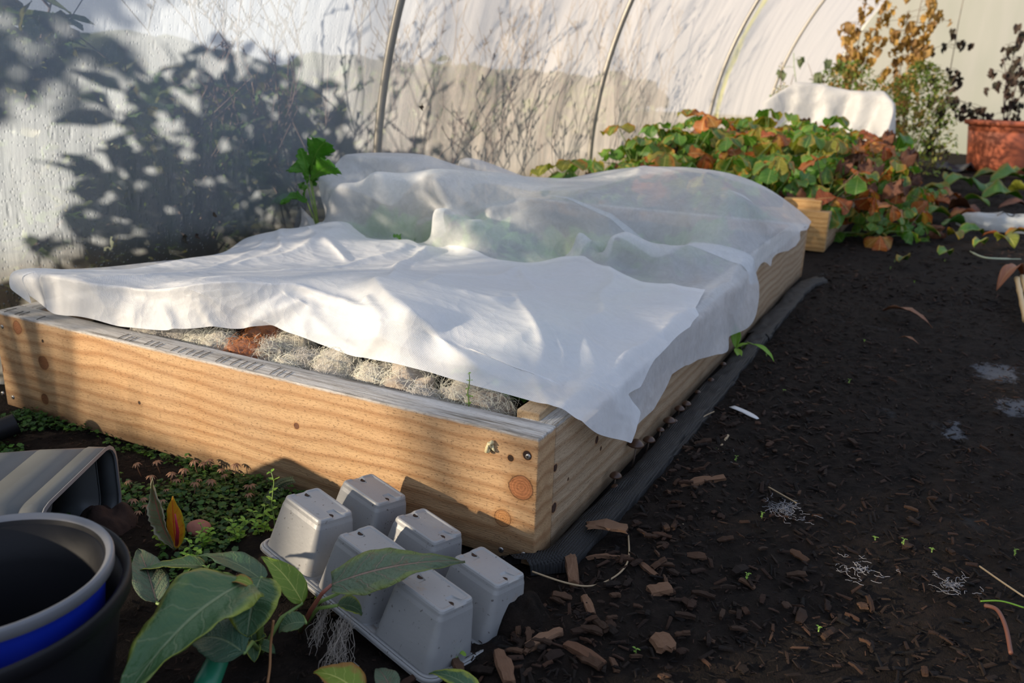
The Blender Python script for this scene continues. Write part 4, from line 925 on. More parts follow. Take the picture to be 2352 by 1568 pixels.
dock3 = empty('dock_seedling', (0, 0, 0), 'low green leaves at the bottom edge below the seedling tray', 'plant')
c3_ = P(850, 1620, .0)
for k, (b, t, wd, mt) in enumerate([((830,1600,.03),(720,1545,.04),.05,L_dock2),((900,1590,.03),(865,1535,.035),.03,L_mildew),((1100,1600,.02),(985,1548,.02),.032,L_dock),((900,1620,.02),(1010,1590,.03),.03,L_dock)]):
    dleaf(b, t, wd, mt, .15, 0, 20+k, dock3, c3_)
r3 = empty('rosette_weed', (0, 0, 0), 'small green rosette weed on dark soil under the dock leaves', 'plant'); c4 = P(580, 1480, .01)
for k, (t, wd) in enumerate([((532,1500,.015),.022),((585,1520,.015),.018),((612,1462,.03),.02),((560,1455,.03),.016),((632,1500,.01),.02),((600,1440,.035),.014)]):
    dleaf((580,1482,.015), t, wd, L_dock, .15, 0, 30+k, r3, c4, nu=7, nv=12, shape=oval)
chard = empty('chard_seedling', (0, 0, 0), 'red-stemmed young chard with one yellow and one curled pale leaf', 'plant'); cc = P(405, 1268, .0)
blade('leaf', P(405, 1262, .01), P(396, 1140, .10), .034, leafmat('chard_yellow', [(.60, .38, .04), (.52, .30, .04)], (.45, .05, .04), (.35, .4, .03), .4, .45, vs=40), chard, .06, tilt=.9, shape=lance, lab='upright yellow leaf with red veins', seed=3)
blade('leaf', P(400, 1262, .01), P(350, 1095, .12), .022, leafmat('chard_curled', [(.22, .22, .12), (.2, .2, .1)], (.4, .08, .08), (.5, .45, .35), .5, .3, vs=60), chard, -.08, tilt=1.1, shape=lance, fold=.5, wave=.2, serr=.3, ns=14, lab='curled pale crinkled leaf', seed=4)
stalk([tuple(cc), tuple(P(408, 1220, .045)), tuple(P(402, 1180, .075))], [.003, .0025, .001], plain('crimson_stalk', (.35, .02, .04), .4), chard)
# weeds
def sprig(e, base, h, nl, mat, lean=(0, 0), lw=.010, ll=.016, stemm=STEMG, shape=oval, br=1, name='leaves', dens=1.0):
    st = MB(); lf = MB(); b0 = Vector(base)
    for q in range(br):
        a = q*2.4+U(0, 1); ln = Vector((lean[0]+(.35*math.cos(a) if br > 1 else 0), lean[1]+(.35*math.sin(a) if br > 1 else 0), 1)).normalized(); hh = h*U(.6, 1) if br > 1 else h
        pts = [b0+ln*hh*t+Vector((nz(t*3, q, base[0], 1), nz(t*3, q+9, base[1], 1), 0))*h*.15*t for t in np.linspace(0, 1, 7)]
        st.tube(pts, [.0013*(1-.5*t) for t in np.linspace(0, 1, 7)], 5)
        for k in range(nl):
            t = (k+1)/nl; i = min(5, int(t*6)); p = pts[i].lerp(pts[i+1], t*6-i) if i < 6 and t < 1 else pts[6]
            for sgn in (0, math.pi):
                az = k*1.57+sgn+U(-.3, .3); s = U(.7, 1.1)*(1-.4*t)
                add_leaf(lf, rot(p, az, U(.1, .7)), ll*s, lw*s, arch=U(.1, .8), fold=.2, wave=.06, nu=5, nv=7, shape=shape, seed=k)
    st.build('stem', stemm, e); lf.build(name, mat, e)
wsp = [((632,1235,.0),.11,7,1,'tall thin chickweed sprig rising left of the tray'),((600,1240,.0),.06,4,4,'bushy bright chickweed at the left side of the tray'),((545,1250,.0),.05,4,4,'low chickweed left of the tray beside the dock leaves'),((470,1262,.0),.045,4,4,'chickweed clump just right of the chard seedling'),((378,1262,.0),.045,4,3,'chickweed sprig left of the chard seedling'),((440,1310,.0),.05,4,4,'chickweed tuft between the two flat dock leaves'),((650,1300,.0),.04,3,3,'tiny chickweed tuft at the left tray rim'),((705,1330,.0),.045,3,3,'small weed at the tray rim below the nearest left cell'),((740,1375,.0),.03,3,3,'tiny weed beside the stalk of the long leaf'),((1050,1510,.0),.012,2,2,'tiny seedling beyond the front tray rim')]
for b, h, nl, br, lab in wsp:
    q = P(*b); e = empty('chickweed', q, lab, 'weed', 'weeds left of the tray'); sprig(e, (0, 0, 0), h, nl, L_sun, lw=.010, ll=.017, br=br)
q = P(655, 1150, .0); e = empty('feathery_weed', P(590, 1190, 0), 'dark ferny grey-green leaf leaning against the front board', 'weed')
fm = MB(); a0 = Vector((0, 0, 0)); b0 = Vector(P(665, 1105, .055))-Vector(P(590, 1190, 0))
for k in range(14):
    t = .25+.75*k/13; p = a0.lerp(b0, t)+Vector((0, 0, .02*math.sin(t*3)))
    for sg in (-1, 1): add_leaf(fm, rot(p, math.atan2(b0.y, b0.x)-math.pi/2+sg*1.0, .1), .022*(1.1-t*.5), .007, arch=.3, nu=3, nv=6, wave=.15, shape=lance)
fm.build('leaflets', leafmat('ferny_leaf', [(.06, .09, .05), (.08, .11, .06)], (.1, .12, .08), None, .7, .2, veins=False), e); stalk([(0, 0, 0), tuple(b0*.5+Vector((0, 0, .02))), tuple(b0)], [.0016, .0012, .0006], STEMG, e)
q = P(1060, 948, .19); e = empty('weed_sprout', (q[0], BT+.016, .185), 'tiny green sprout in front of the round cream wool', 'sprout'); sprig(e, (0, 0, 0), .062, 5, L_sun, lw=.006, ll=.009)
q = P(1688, 812, .0); e = empty('dandelion_weed', (0, 0, 0), 'bright green weed with drooping leaves between the bed side and fabric roll', 'weed'); c5 = (.028, P(1690, 815, .0, 2)[1], .012)
for k, (t, wd) in enumerate([((1688,742,.085),.026),((1725,790,.04),.016),((1778,830,.012),.022),((1700,830,.012),.02)]):
    dleaf(((1690,800,.03) if k != 2 else (1728,790,.045)), t, wd, L_sun, .12, .3*(k == 0), 50+k, e, c5, shape=lance)
# celery behind the fleece
e = empty('celery_plant', (0, 0, 0), 'bright green celery leaves standing between fleece and tunnel wall', 'plant'); rt = (-1.235, 1.02, .22)
lob = lambda t: (.25+.75*t*1.3 if t < .55 else 1-.0*(t))*(1 if t < .7 else math.sqrt(max(0.02, 1-((t-.7)/.3)**2)))
yy = 1.0
for k, (b, t, wd) in enumerate([((712,400),(748,325),.075),((710,405),(665,385),.055),((705,420),(690,340),.04),((705,462),(625,465),.07),((700,450),(690,420),.05),((715,415),(772,385),.07),((718,425),(735,365),.07)]):
    A = Vector(P(b[0], b[1], yy+U(-.03, .03), 1)); B = Vector(P(t[0], t[1], yy+U(-.05, .05), 1)); A.x = min(A.x, -1.21); 
    blade('leaf', A, B, wd, L_pars, e, .1, tilt=U(-.5, .5)+1.0, shape=lob, serr=.5, ns=6, fold=.1, wave=.15, seed=60+k, nv=30)
    stalk([rt, tuple((Vector(rt)+A)/2), tuple(A)], [.003, .0025, .0015], STEMG, e)

# moss and liverwort carpet before the bed
def carpet():
    mb = MB(); r = random.Random(3)
    for k in range(9000):
        px = r.uniform(-40, 760); v = r.random(); 
        x = r.uniform(-1.15, -.33); y = r.uniform(-.30, -.006)
        dens = nz(x, y, 3, 7)
        if dens < -.22 or (y < -.2 and r.random() < .5): continue
        s = r.uniform(.005, .012); h = r.uniform(.002, .016)*(1.3 if dens > .2 else 1)
        M = rot((x, y, gh(x, y)+h), r.uniform(0, 6.28), r.uniform(-.5, .7)); add_leaf(mb, M, s, s*.9, arch=.5, fold=.15, wave=.1, nu=3, nv=4, shape=oval)
    tag(mb.build('ground_cover', L_moss), 'low dark green moss and liverwort along the foot of the front board', 'moss', kind='stuff')
carpet()
def bracts():
    r = random.Random(5); proto = None; n = 0
    for (px, py) in [(322,1068),(366,1060),(392,1088),(402,1100),(300,1150),(330,1135),(455,1070),(470,1062),(490,1058),(452,1095),(505,1075),(560,1118),(585,1122),(330,1160),(310,1175),(370,1150),(440,1120),(520,1090),(575,1135),(300,1100),(420,1085),(345,1100),(380,1120),(480,1110),(350,1185),(545,1075)]:
        q = P(px, py, .022)
        if q[1] > -.012: q[1] = -.014
        if proto is None:
            e = empty('liverwort_head', (q[0], q[1], .0)); mb = MB(); mb.tube([(0, 0, 0), (.001, 0, .012), (0, 0, .024)], .0006, 5); s_ = mb.build('stalk', L_bract, e)
            mb = MB()
            for k in range(8): add_leaf(mb, rot((0, 0, .024), k*.785, -.15), .010, .0032, arch=.9, nu=3, nv=5, shape=lance, fold=.3)
            h_ = mb.build('rays', L_bract, e); proto = (e, [s_, h_]); c = e
        else: c = copytree(proto[0], None, proto[1]); c.location = (q[0], q[1], 0)
        s = r.uniform(.8, 1.3); c.scale = (s, s, s*r.uniform(.8, 1.1)); c.rotation_euler = (r.uniform(-.2, .2), r.uniform(-.2, .2), r.uniform(0, 6)); tag(c, 'brown umbrella-shaped liverwort head in the green moss by the front board', 'liverwort', 'liverwort heads in the moss')
bracts()
# small stone
bm = bmesh.new(); bmesh.ops.create_icosphere(bm, subdivisions=3, radius=.016)
for v in bm.verts: v.co = Vector((v.co.x*1.2, v.co.y, v.co.z*.7))*(1+.2*nz(*v.co, 60))
me = bpy.data.meshes.new('stone'); bm.to_mesh(me); bm.free(); me.materials.append(plain('red_stone', (.26, .10, .07), .8, .3, .4, 80)); me.polygons.foreach_set('use_smooth', [True]*len(me.polygons))
o = link(bpy.data.objects.new('pebble', me)); o.location = P(456, 1212, .012); tag(o, 'reddish pebble in the weeds right of the chard seedling', 'pebble')
# green plastic handle
a, b = Vector(P(462, 1600, .03)), Vector(P(508, 1498, .05)); mb = MB(); mb.tube([a.lerp(b, t) for t in (0, .3, .6, .85, .95, 1)], [.013, .014, .013, .012, .010, .004], 14)
tag(mb.build('tool_handle', plain('green_plastic', (.02, .16, .085), .35, .2, .1)), 'green plastic tool handle sticking up below the dock leaves', 'handle')
# dry root tuft
mb = MB(); r = random.Random(8)
for k in range(90):
    s = 0 if k < 55 else 1; px, py = (790+r.gauss(0, 12), 1425) if s == 0 else (752+r.gauss(0, 6), 1388); ex, ey = (765+r.gauss(0, 22), 1525+r.gauss(0, 12)) if s == 0 else (722+r.gauss(0, 9), 1470+r.gauss(0, 15))
    A, B = Vector(P(px, py, .055)), Vector(P(ex, ey, .01)); pts = [A.lerp(B, t)+Vector((nz(k, t*3, 0, 1.3), nz(k, t*3, 4, 1.3), nz(k, t*3, 8, 1.3)))*.012 for t in np.linspace(0, 1, 8)]
    mb.tube(pts, .00035, 3, False)
tag(mb.build('root_tuft', plain('root_fibres', (.30, .26, .22), .8)), 'hanging tuft of pale dried root hairs below the long leaf', 'roots')
stem('dry_root', [(628,1425,.07),(622,1480,.04),(620,1530,.02),(615,1568,.01)], .0016, plain('orange_root', (.28, .13, .05), .7), 'thin orange-brown dry stalk hanging beside the round dock leaf', 'stalk')

# ---------------- strawberry bed ----------------
sb2 = empty('strawberry_bed', (0, 0, 0), 'low orange pine bed frame almost buried under strawberry plants', 'raised bed')
board('front_board', (-1.2, 2.97, 0), (-.0, 3.02, .175), W_far, sb2); board('side_board', (-.045, 3.02, 0), (0, 5.6, .175), W_side, sb2); board('corner_batten', (-.21, 3.022, 0), (-.045, 3.12, .22), W_far, sb2); board('back_board', (-1.2, 5.6, 0), (0, 5.65, .175), W_side, sb2); board('side_board', (-1.2, 3.02, 0), (-1.155, 5.6, .175), W_side, sb2)
mb = MB(); mb.grid([(x, y, .155+.02*nz(x, y, 1, 6)) for y in np.linspace(3.02, 5.6, 30) for x in np.linspace(-1.155, -.045, 20)], 20, 30); tag(mb.build('bed_soil', BEDSOIL), 'dark soil beneath the strawberry plants', 'soil', kind='stuff')
SL = []
for mt in range(4):
    for k in range(3):
        mb = MB(); L0 = U(.15, .27)
        hp = Vector((0, .05+.12*k*.3, L0)); st = [(0, 0, 0), (0, hp.y*.3, L0*.5), tuple(hp)]
        mb.tube(st, [.003, .0025, .002], 5, False, 1)
        for az in (-1.25, 0, 1.25):
            crump = .25 if mt == 3 else .07
            add_leaf(mb, rot(hp, az+U(-.15, .15), U(-.5, .15)), U(.088, .115), U(.080, .10), arch=U(.2, 1.1) if mt < 3 else U(.8, 1.8), fold=U(.12, .4), wave=crump, nu=7, nv=13, serr=.14, ns=9, shape=fan, seed=k+az)
        me = mb.build('leaf', [L_straw[mt], STEMG if mt < 2 else STEMB]); SL.append(me)
for o in SL: COL.objects.unlink(o)
cen = []
for (x, y, z) in [(-1.12,2.78,.12),(-.8,2.82,.12),(-.45,2.84,.10),(-1.12,3.1,.1),(-.85,3.15,.16),(-.55,3.12,.16),(-.3,3.2,.16),(-.06,3.28,.14),(.16,3.42,.02),(-1.1,3.5,.18),(-.8,3.55,.2),(-.5,3.5,.2),(-.2,3.6,.2),(.08,3.7,.1),(.3,3.7,.0),(-1.05,3.95,.22),(-.75,4.0,.24),(-.45,3.95,.24),(-.15,4.05,.22),(.12,4.1,.12),(-.95,4.45,.26),(-.6,4.5,.28),(-.3,4.5,.26),(0,4.55,.2),(.28,4.3,.02),(-1.05,4.9,.22),(-.7,5.0,.26),(-.35,5.0,.24),(-.05,5.05,.18),(.2,4.85,.04),(-.9,5.4,.2),(-.5,5.4,.2),(-.1,5.4,.16),(.34,5.2,.0)]: cen.append((x, y, z))
lab_e = ['at the front left of its bed', 'at the near right corner, spilling over the board', 'in the middle of the bed', 'at the right edge of the bed', 'at the rear of the bed', 'trailing on the path beside the bed']
for i, (x, y, z) in enumerate(cen):
    low = z < .06
    if y > 3.4 and not low: z += .06
    e = empty('strawberry_plant', (x, y, z), 'strawberry plant with rusty and green leaves '+(lab_e[5] if low else lab_e[0] if x < -.5 and y < 3.3 else lab_e[1] if y < 3.3 else lab_e[3] if x > -.1 else lab_e[4] if y > 4.8 else lab_e[2]), 'strawberry plant', 'strawberry plants in the second bed')
    nl = 18 if not low else 13
    for k in range(nl):
        brown = .12+(.20 if x > -.1 else 0)+(.04 if y < 3.3 else 0)
        rr = random.random(); mt = 3 if rr < brown*.6 else 2 if rr < brown*1.1 else 1 if rr < brown*1.1+.15 else 0
        if low: mt = 0 if rr < .75 else 2+(rr > .88)
        c = SL[mt*3+random.randrange(3)].copy(); COL.objects.link(c); c.parent = e; s = U(.75, 1.1)*(.75 if low else 1)
        c.rotation_euler = (-U(.0, 1.0)*(1.15 if low else 1), U(-.2, .2), 0); c.rotation_mode = 'XYZ'
        M = Matrix.Rotation(k*2.4+U(-.4, .4), 4, 'Z')@Matrix.Rotation(-U(.05, 1.0)*(1.25 if low or x > 0 else 1), 4, 'X')@Matrix.Rotation(U(-.3, .3), 4, 'Y')@Matrix.Scale(s, 4)
        c.matrix_local = M; c.name = 'leaf'

# ---------------- far things ----------------
# white fleece hood beyond the strawberries
hd = empty('fleece_hood', (0, 0, 0), 'white fleece pulled over a box shape beyond the strawberries', 'fleece')
v_ = {k: Vector(P(a, b, y, 1)) for k, (a, b, y) in dict(a=(1752,232,5.75), b=(1826,183,5.9), c=(1955,202,5.95), d=(2032,205,5.9), e=(2060,240,5.85), f=(2045,295,5.8)).items()}
topl = [v_['a'], v_['b'], v_['b'].lerp(v_['c'], .5)+Vector((0, 0, .008)), v_['c']-Vector((0, 0, .01)), v_['d'], v_['e'], v_['f']]
tl_ = curve([tuple(q) for q in topl], 46); rows = []
tz = np.interp(np.linspace(0, 1, 46), np.linspace(0, 1, 7), [q.z for q in topl])
for j in range(30):
    t = j/29
    for i in range(46):
        x, y, z = tl_[i]; 
        if t < .35: s = t/.35; X = (x, y+.5*(1-s)*1.0, z*(.55+.45*s**.6)+.01*nz(x, s, 0, 9))
        else:
            s = (t-.35)/.65; X = (x+(-.42-x)*.28*s+.03*s*math.sin(i*.35), y-.03-.10*s-.035*math.sin(i*.62+s*2)*s**.5, .14+(z-.14)*(1-s)+.012*math.sin(i*.5))
        rows.append(X)
mb = MB(); mb.grid(rows, 46, 30); o = mb.build('cover', FL_C, hd); s_ = o.modifiers.new('s', 'SUBSURF'); s_.levels = 1; s_.render_levels = 1
mb = MB(); mb.box((-.85, 5.95, 0), (-.05, 6.4, .45)); mb.build('box', W_side, hd)

def crumple(mb, M, s, seed, mi=0, hangd=1.5):
    pts = leaf_pts(s, s*.7, arch=hangd*U(.6, 1.3), fold=U(.2, .9), wave=.28, nu=5, nv=7, seed=seed, shape=oval); mb.grid(xform(pts, M), 5, 7, mi)
def deadplant(name, base, stems, lmats, stemmat, lab, cat, leaf=(.04, .09), parts=('stem', 'leaves'), nl=16, frac=(.2, 1), droop=-1.2, group=None):
    e = empty(name, base, lab, cat, group); lf = MB()
    for (dx, dy, h, bend) in stems:
        pts = []; 
        for k in range(10):
            t = k/9; pts.append(Vector((dx*t+bend*t*t*.5+.03*nz(t*3, dx, h, 1), dy*t+.03*nz(t*3, dy, h+4, 1), h*(t if bend >= 0 else t))))
        mb = MB(); mb.tube(pts, [.007*(1-.6*k/9) for k in range(10)], 6); mb.build(parts[0], stemmat, e)
        for k in range(nl):
            t = U(*frac); i = min(8, int(t*9)); p = pts[i].lerp(pts[i+1], t*9-i); az = U(0, 6.28); l2 = U(.02, .20); q = p+Vector((math.cos(az)*l2, math.sin(az)*l2*.6, U(-.03, .04)))
            lf.tube([p, (p+q)/2+Vector((0, 0, .015)), q], .0018, 4, False, 1)
            for _ in range(random.choice((1, 2, 3))): crumple(lf, rot(q+Vector((U(-.02, .02), U(-.02, .02), U(-.03, .02))), U(0, 6.28), U(droop, droop+.7)), U(*leaf), U(0, 9), 0)
    lf.build(parts[1], [lmats, stemmat], e); return e
def at(px, y, z=0): 
    # x coordinate where a vertical line at depth y crosses photo column px near height z
    lo, hi = -3.0, 4.0
    for _ in range(40):
        m_ = (lo+hi)/2; d = np.array([m_, y, z])-CP; s = 1176+F*(d@CR)/(d@CF)
        if s < px: lo = m_
        else: hi = m_
    return lo
deadplant('withered_tomato', (at(1950, 8.3, .7), 8.3, 0), [(.0, 0, 1.75, .12), (.12, .1, 1.6, .2), (-.1, 0, 1.3, .05)], L_gold, STEMB, 'tall withered plant with golden crumpled leaves behind the white hood', 'dead plant', (.06, .12), nl=40, frac=(.25, 1))
deadplant('withered_tomato', (at(2070, 8.5, .7), 8.5, 0), [(.02, 0, 1.8, .1), (.14, 0, 1.7, .1), (-.05, 0, 1.5, .0)], L_gold, STEMB, 'tall withered plant with golden brown leaves left of the terracotta tub', 'dead plant', (.06, .11), nl=40, frac=(.25, 1))
deadplant('withered_tomato', (at(2170, 8.9, .7), 8.9, 0), [(.0, 0, 1.8, .06), (-.12, 0, .95, -.1)], L_dark, STEMB, 'withered dark plant leaning toward the terracotta tub', 'dead plant', (.05, .10), nl=26, frac=(.1, .75))
deadplant('withered_shrub', (tubc[0], tubc[1], .42), [(-.15, 0, .95, .25), (.05, 0, 1.1, .1), (-.45, 0, .20, -.1), (.12, .1, .6, .2), (-.08, -.05, .7, -.1), (-.3, 0, .28, -.4)], L_dark, plain('dark_stem', (.05, .02, .025), .7), 'dead dark-leaved plant standing in the terracotta tub', 'dead plant', (.05, .10), nl=14, frac=(.15, 1))
def bush(name, c, rx, ry, h, n, mat, lab, cat, ls=(.03, .06), stems=7, group=None, smat=STEMB, z0=.0):
    e = empty(name, c, lab, cat, group); lf = MB(); st = MB()
    for k in range(stems):
        a = U(0, 6.28); st.tube([(0, 0, 0), (rx*.3*math.cos(a), ry*.3*math.sin(a), h*.5), (rx*.8*math.cos(a), ry*.8*math.sin(a), h*U(.7, 1))], [.006, .004, .002], 5)
    for k in range(n):
        a = U(0, 6.28); rr = math.sqrt(random.random()); zz = z0+(h-z0)*random.random()**.8; sh = math.sqrt(max(.05, 1-(zz/h)**3)); p = (rx*rr*sh*math.cos(a), ry*rr*sh*math.sin(a), zz)
        add_leaf(lf, rot(p, U(0, 6.28), U(-.9, .9), U(-.5, .5)), U(*ls), U(*ls)*.5, arch=U(.2, 1), nu=3, nv=5, fold=.2, wave=.08, shape=oval)
    st.build('stems', smat, e); lf.build('foliage', mat, e); return e
bush('green_bush', (at(2100, 7.9, .4), 7.9, 0), .38, .3, 1.0, 1900, L_bush, 'loose green bush at the left of the terracotta tub', 'bush')
bush('green_bush', (at(1930, 7.6, .4), 7.6, 0), .55, .3, .98, 1500, L_bush, 'low green bush directly behind the white hood', 'bush')
bush('green_bush', (at(1790, 7.3, .3), 7.3, 0), .22, .3, .75, 300, L_bush, 'small tangled plant left of the white hood against the film', 'bush')
deadplant('grass_clump', (at(1860, 7.5, .6), 7.5, 0), [(-.15, 0, 1.05, -.1), (.0, 0, 1.0, .25), (.05, 0, .9, .1)], leafmat('thin_grass', [(.16, .19, .10), (.1, .13, .07)], (.2, .2, .1), None, .6, .3, veins=False), STEMG, 'thin arching grass stems behind the white hood', 'grass', (.05, .13), nl=8, frac=(.4, 1))
deadplant('seeding_weed', (at(1800, 7.0, .6), 7.0, 0), [(-.05, 0, .95, 0), (.03, 0, .85, .05), (.08, 0, .75, .08)], plain('pale_seed', (.5, .46, .32), .7), STEMB, 'pale fluffy seed heads above the left end of the white hood', 'seed heads', (.02, .035), nl=10, frac=(.6, 1))
# black plastic sheet by the tub
c = P(2190, 350, .0); mb = MB(); mb.grid([(at(2150, 8.6)+i*.03, 8.5+j*.05, .02+.10*max(0, nz(i*.35, j*.5, 2, 1))+.02*math.sin(i*.8)) for j in range(8) for i in range(12)], 12, 8)
tag(mb.build('plastic_sheet', plain('black_sheet', (.03, .035, .045), .35)), 'crumpled black plastic sheet at the foot of the terracotta tub', 'plastic sheet')
# clear plastic bag on the path
nB = N('clear_bag'); o_ = nB.obj(); f_ = nB.noise(o_, 18, 4); nb_ = nB.bump(f_, .6, .02); g_ = nB.pbr((.60, .63, .62), .25, nb_, .5); tp_ = nB.n('BsdfTransparent'); BAG = nB.end(nB.mixs(.45, g_, tp_.outputs[0]))
c = P(2310, 530, .0); mb = MB(); pts = []
for j in range(16):
    for i in range(30):
        a = 2*math.pi*i/29; t = j/15; rx = .24*math.cos(t*1.5)**.5*(1+.12*nz(math.cos(a), math.sin(a), t, 2)); ry = .13*math.cos(t*1.5)**.5*(1+.1*nz(math.cos(a), math.sin(a), t+5, 2)); pts.append((c[0]+rx*math.cos(a), c[1]+.05+ry*math.sin(a), .002+.085*math.sin(t*1.57)*(1+.3*nz(math.cos(a)*2, t*2, 7, 1.5))))
mb.grid(pts, 30, 16); tag(mb.build('plastic_bag', BAG), 'crumpled clear plastic bag lying on the far path at the right', 'plastic bag')
# bamboo canes at the right edge
for k, (x1, y1, x2, y2, lb) in enumerate([(2336,640,2356,735,'bamboo cane at the right edge, the left one of two'),(2348,636,2375,735,'bamboo cane at the right edge, the right one of two')]):
    mb = MB(); a, b = Vector(P(x1, y1, .05)), Vector(P(x2, y2, .035)); mb.tube([a.lerp(b, t/12) for t in range(13)], [.0085+(.0016 if t % 4 == 0 else 0) for t in range(13)], 10); tag(mb.build('bamboo_cane', plain('bamboo', (.52, .36, .17), .45) if 'bamboo' not in bpy.data.materials else bpy.data.materials['bamboo']), lb, 'cane', 'bamboo canes')
def fallen(px1, py1, px2, py2, wd, mat, lab, arch=.12, z=.012, shape=lance, group=None, tilt=0, seed=0, fold=.25):
    A, B = P(px1, py1, z), P(px2, py2, z); o = blade('fallen_leaf', A, B, wd, mat, None, arch, shape=shape, wave=.12, fold=fold, nu=7, nv=16, seed=seed, tilt=tilt); return tag(o, lab, 'leaf', group)
BRL = leafmat('dry_brown_leaf', [(.26, .13, .075), (.22, .1, .06)], (.3, .16, .1), None, .6, .15)
ORL = leafmat('orange_leaf', [(.36, .13, .05), (.3, .1, .04)], (.4, .2, .1), None, .5, .25)
fallen(2028, 712, 2142, 752, .035, BRL, 'long dry brown curled leaf in the middle of the path', seed=2, tilt=.3)
fallen(2288, 668, 2350, 645, .05, ORL, 'orange-brown dry leaf at the right edge beside the canes', seed=3, arch=.25)
fallen(2065, 775, 2110, 790, .012, BRL, 'small brown leaf sliver below the long curled leaf', seed=4)
r = random.Random(12)
for k, (px, py, L, an, mt, lb) in enumerate([(2150,445,60,.1,0,''),(2200,430,80,.0,0,''),(2260,440,70,.2,0,''),(2320,425,90,-.1,0,''),(2180,460,60,.3,2,''),(2240,470,60,.0,0,''),(2300,462,80,-.2,0,''),(2345,450,60,.3,1,''),(2150,500,60,.2,0,''),(2190,520,50,-.2,0,''),(2230,540,60,.1,0,''),(2190,545,50,.5,1,''),(2250,565,60,.0,0,''),(2310,560,70,.1,1,''),(2340,545,60,.0,1,''),(2120,470,60,.0,2,''),(2160,475,50,.6,2,''),(2100,520,50,.1,0,''),(2060,540,50,.1,0,''),(2010,550,50,.1,0,''),(2215,505,60,.1,2,''),(2280,545,40,.1,2,''),(2210,490,70,.0,3,''),(2330,480,60,.1,3,''),(2270,415,60,.0,0,''),(2340,405,60,.0,0,''),(2180,415,50,.1,0,''),(2130,540,50,.2,0,''),(2170,585,40,.0,0,''),(2075,600,40,0,0,'')]):
    c = P(px, py, .02); d = L/F*float(np.linalg.norm(c-CP)); a = r.uniform(0, 6.28)
    o = blade('fallen_leaf', c-np.array([math.cos(a), math.sin(a), 0])*d/2, c+np.array([math.cos(a), math.sin(a), 0])*d/2, d*r.uniform(.4, .75), [L_straw[0], L_straw[1], L_straw[2], L_straw[3]][mt], None, .2, shape=oval, wave=.12, fold=.25, nu=7, nv=12, seed=k, tilt=r.uniform(-.4, .4))
    tag(o, ['green', 'yellow-green', 'rusty orange', 'dry brown'][mt]+' fallen leaf among the litter on the far path', 'leaf', ['green', 'yellowish', 'orange', 'brown'][mt]+' fallen leaves on the far path')
for k, (px, py) in enumerate([(1985,785),(1400,820),(2055,602),(2045,618),(2170,600),(1640,1035),(1630,1070),(1560,850),(2140,1268),(2075,1250),(2330,1275),(1880,1450),(2010,1240),(1715,1330),(2100,650),(1750,1190),(1460,1500),(1690,1060),(1800,900),(1760,820),(1950,880)]):
    if px == 1400: continue
    q = P(px, py, .004); e = empty('path_seedling', (q[0], q[1], .004), 'tiny bright green seedling scattered on the dark path', 'seedling', 'seedlings on the path')
    sprig(e, (0, 0, 0), U(.005, .012), 2, L_sun, lw=.005, ll=.009)
# specks stuck to the film
for k, (px, py, s) in enumerate([(423,538,.014),(450,536,.010),(490,487,.010),(968,238,.016)]):
    y = 1.0
    q = None
    for yy in np.linspace(.3, 6, 400):
        c = P(px, py, yy, 1)
        if abs(c[0]-prof(c[2])) < .012: q = c; break
    if q is None: continue
    mb = MB(); crumple(mb, rot((0, 0, 0), 1.5, -1.2), s*1.8, k); o = loc_(mb, (0, 0, 0)).build('leaf_scrap', L_dark); o.location = (q[0]+.004, q[1], q[2]); tag(o, ['dark leaf scrap stuck low on the film, larger of the near pair', 'dark leaf scrap stuck low on the film, smaller of the near pair', 'dark leaf scrap stuck on the film above the low pair', 'dark leaf scrap stuck on the film right of the first hoop'][k], 'leaf scrap')

# ---------------- outside the film ----------------
def branchy(name, base, h, n, leafn, mat, lab, cat, spread=.5, ls=(.05, .10), thickn=.016, depth=3, dirx=0, diry=0):
    e = empty(name, base, lab, cat, 'plants outside the film'); st = MB(); lf = MB(); tips = []
    def br(p, d, L, r, dep):
        pts = [p]; q = p.copy(); dd = d.copy()
        for k in range(5): dd = (dd+Vector((U(-.2, .2), U(-.2, .2), U(-.05, .15)))).normalized(); q = q+dd*L/5; pts.append(q.copy())
        st.tube(pts, [r*(1-.12*k) for k in range(6)], 5, False)
        if dep == 0: tips.extend(pts[2:]); return
        for k in range(random.choice((2, 3, 3))):
            a = pts[random.randrange(2, 6)]; br(a, (dd+Vector((U(-1, 1), U(-1, 1), U(-.2, .9)))*spread).normalized(), L*U(.55, .8), r*.55, dep-1)
    for k in range(n): br(Vector((U(-.15, .15), U(-.25, .25), 0)), Vector((U(-.3, .3)+dirx, U(-.4, .4)+diry, 1)).normalized(), h*.45, thickn, depth)
    for k in range(leafn):
        p = random.choice(tips)+Vector((U(-.06, .06), U(-.06, .06), U(-.06, .06))); add_leaf(lf, rot(p, U(0, 6.28), U(-1.2, .6), U(-.6, .6)), U(*ls), U(*ls)*.6, arch=.4, nu=3, nv=4, shape=oval)
    st.build('branches', TWIG, e)
    if leafn: lf.build('foliage', mat, e)
random.seed(21)
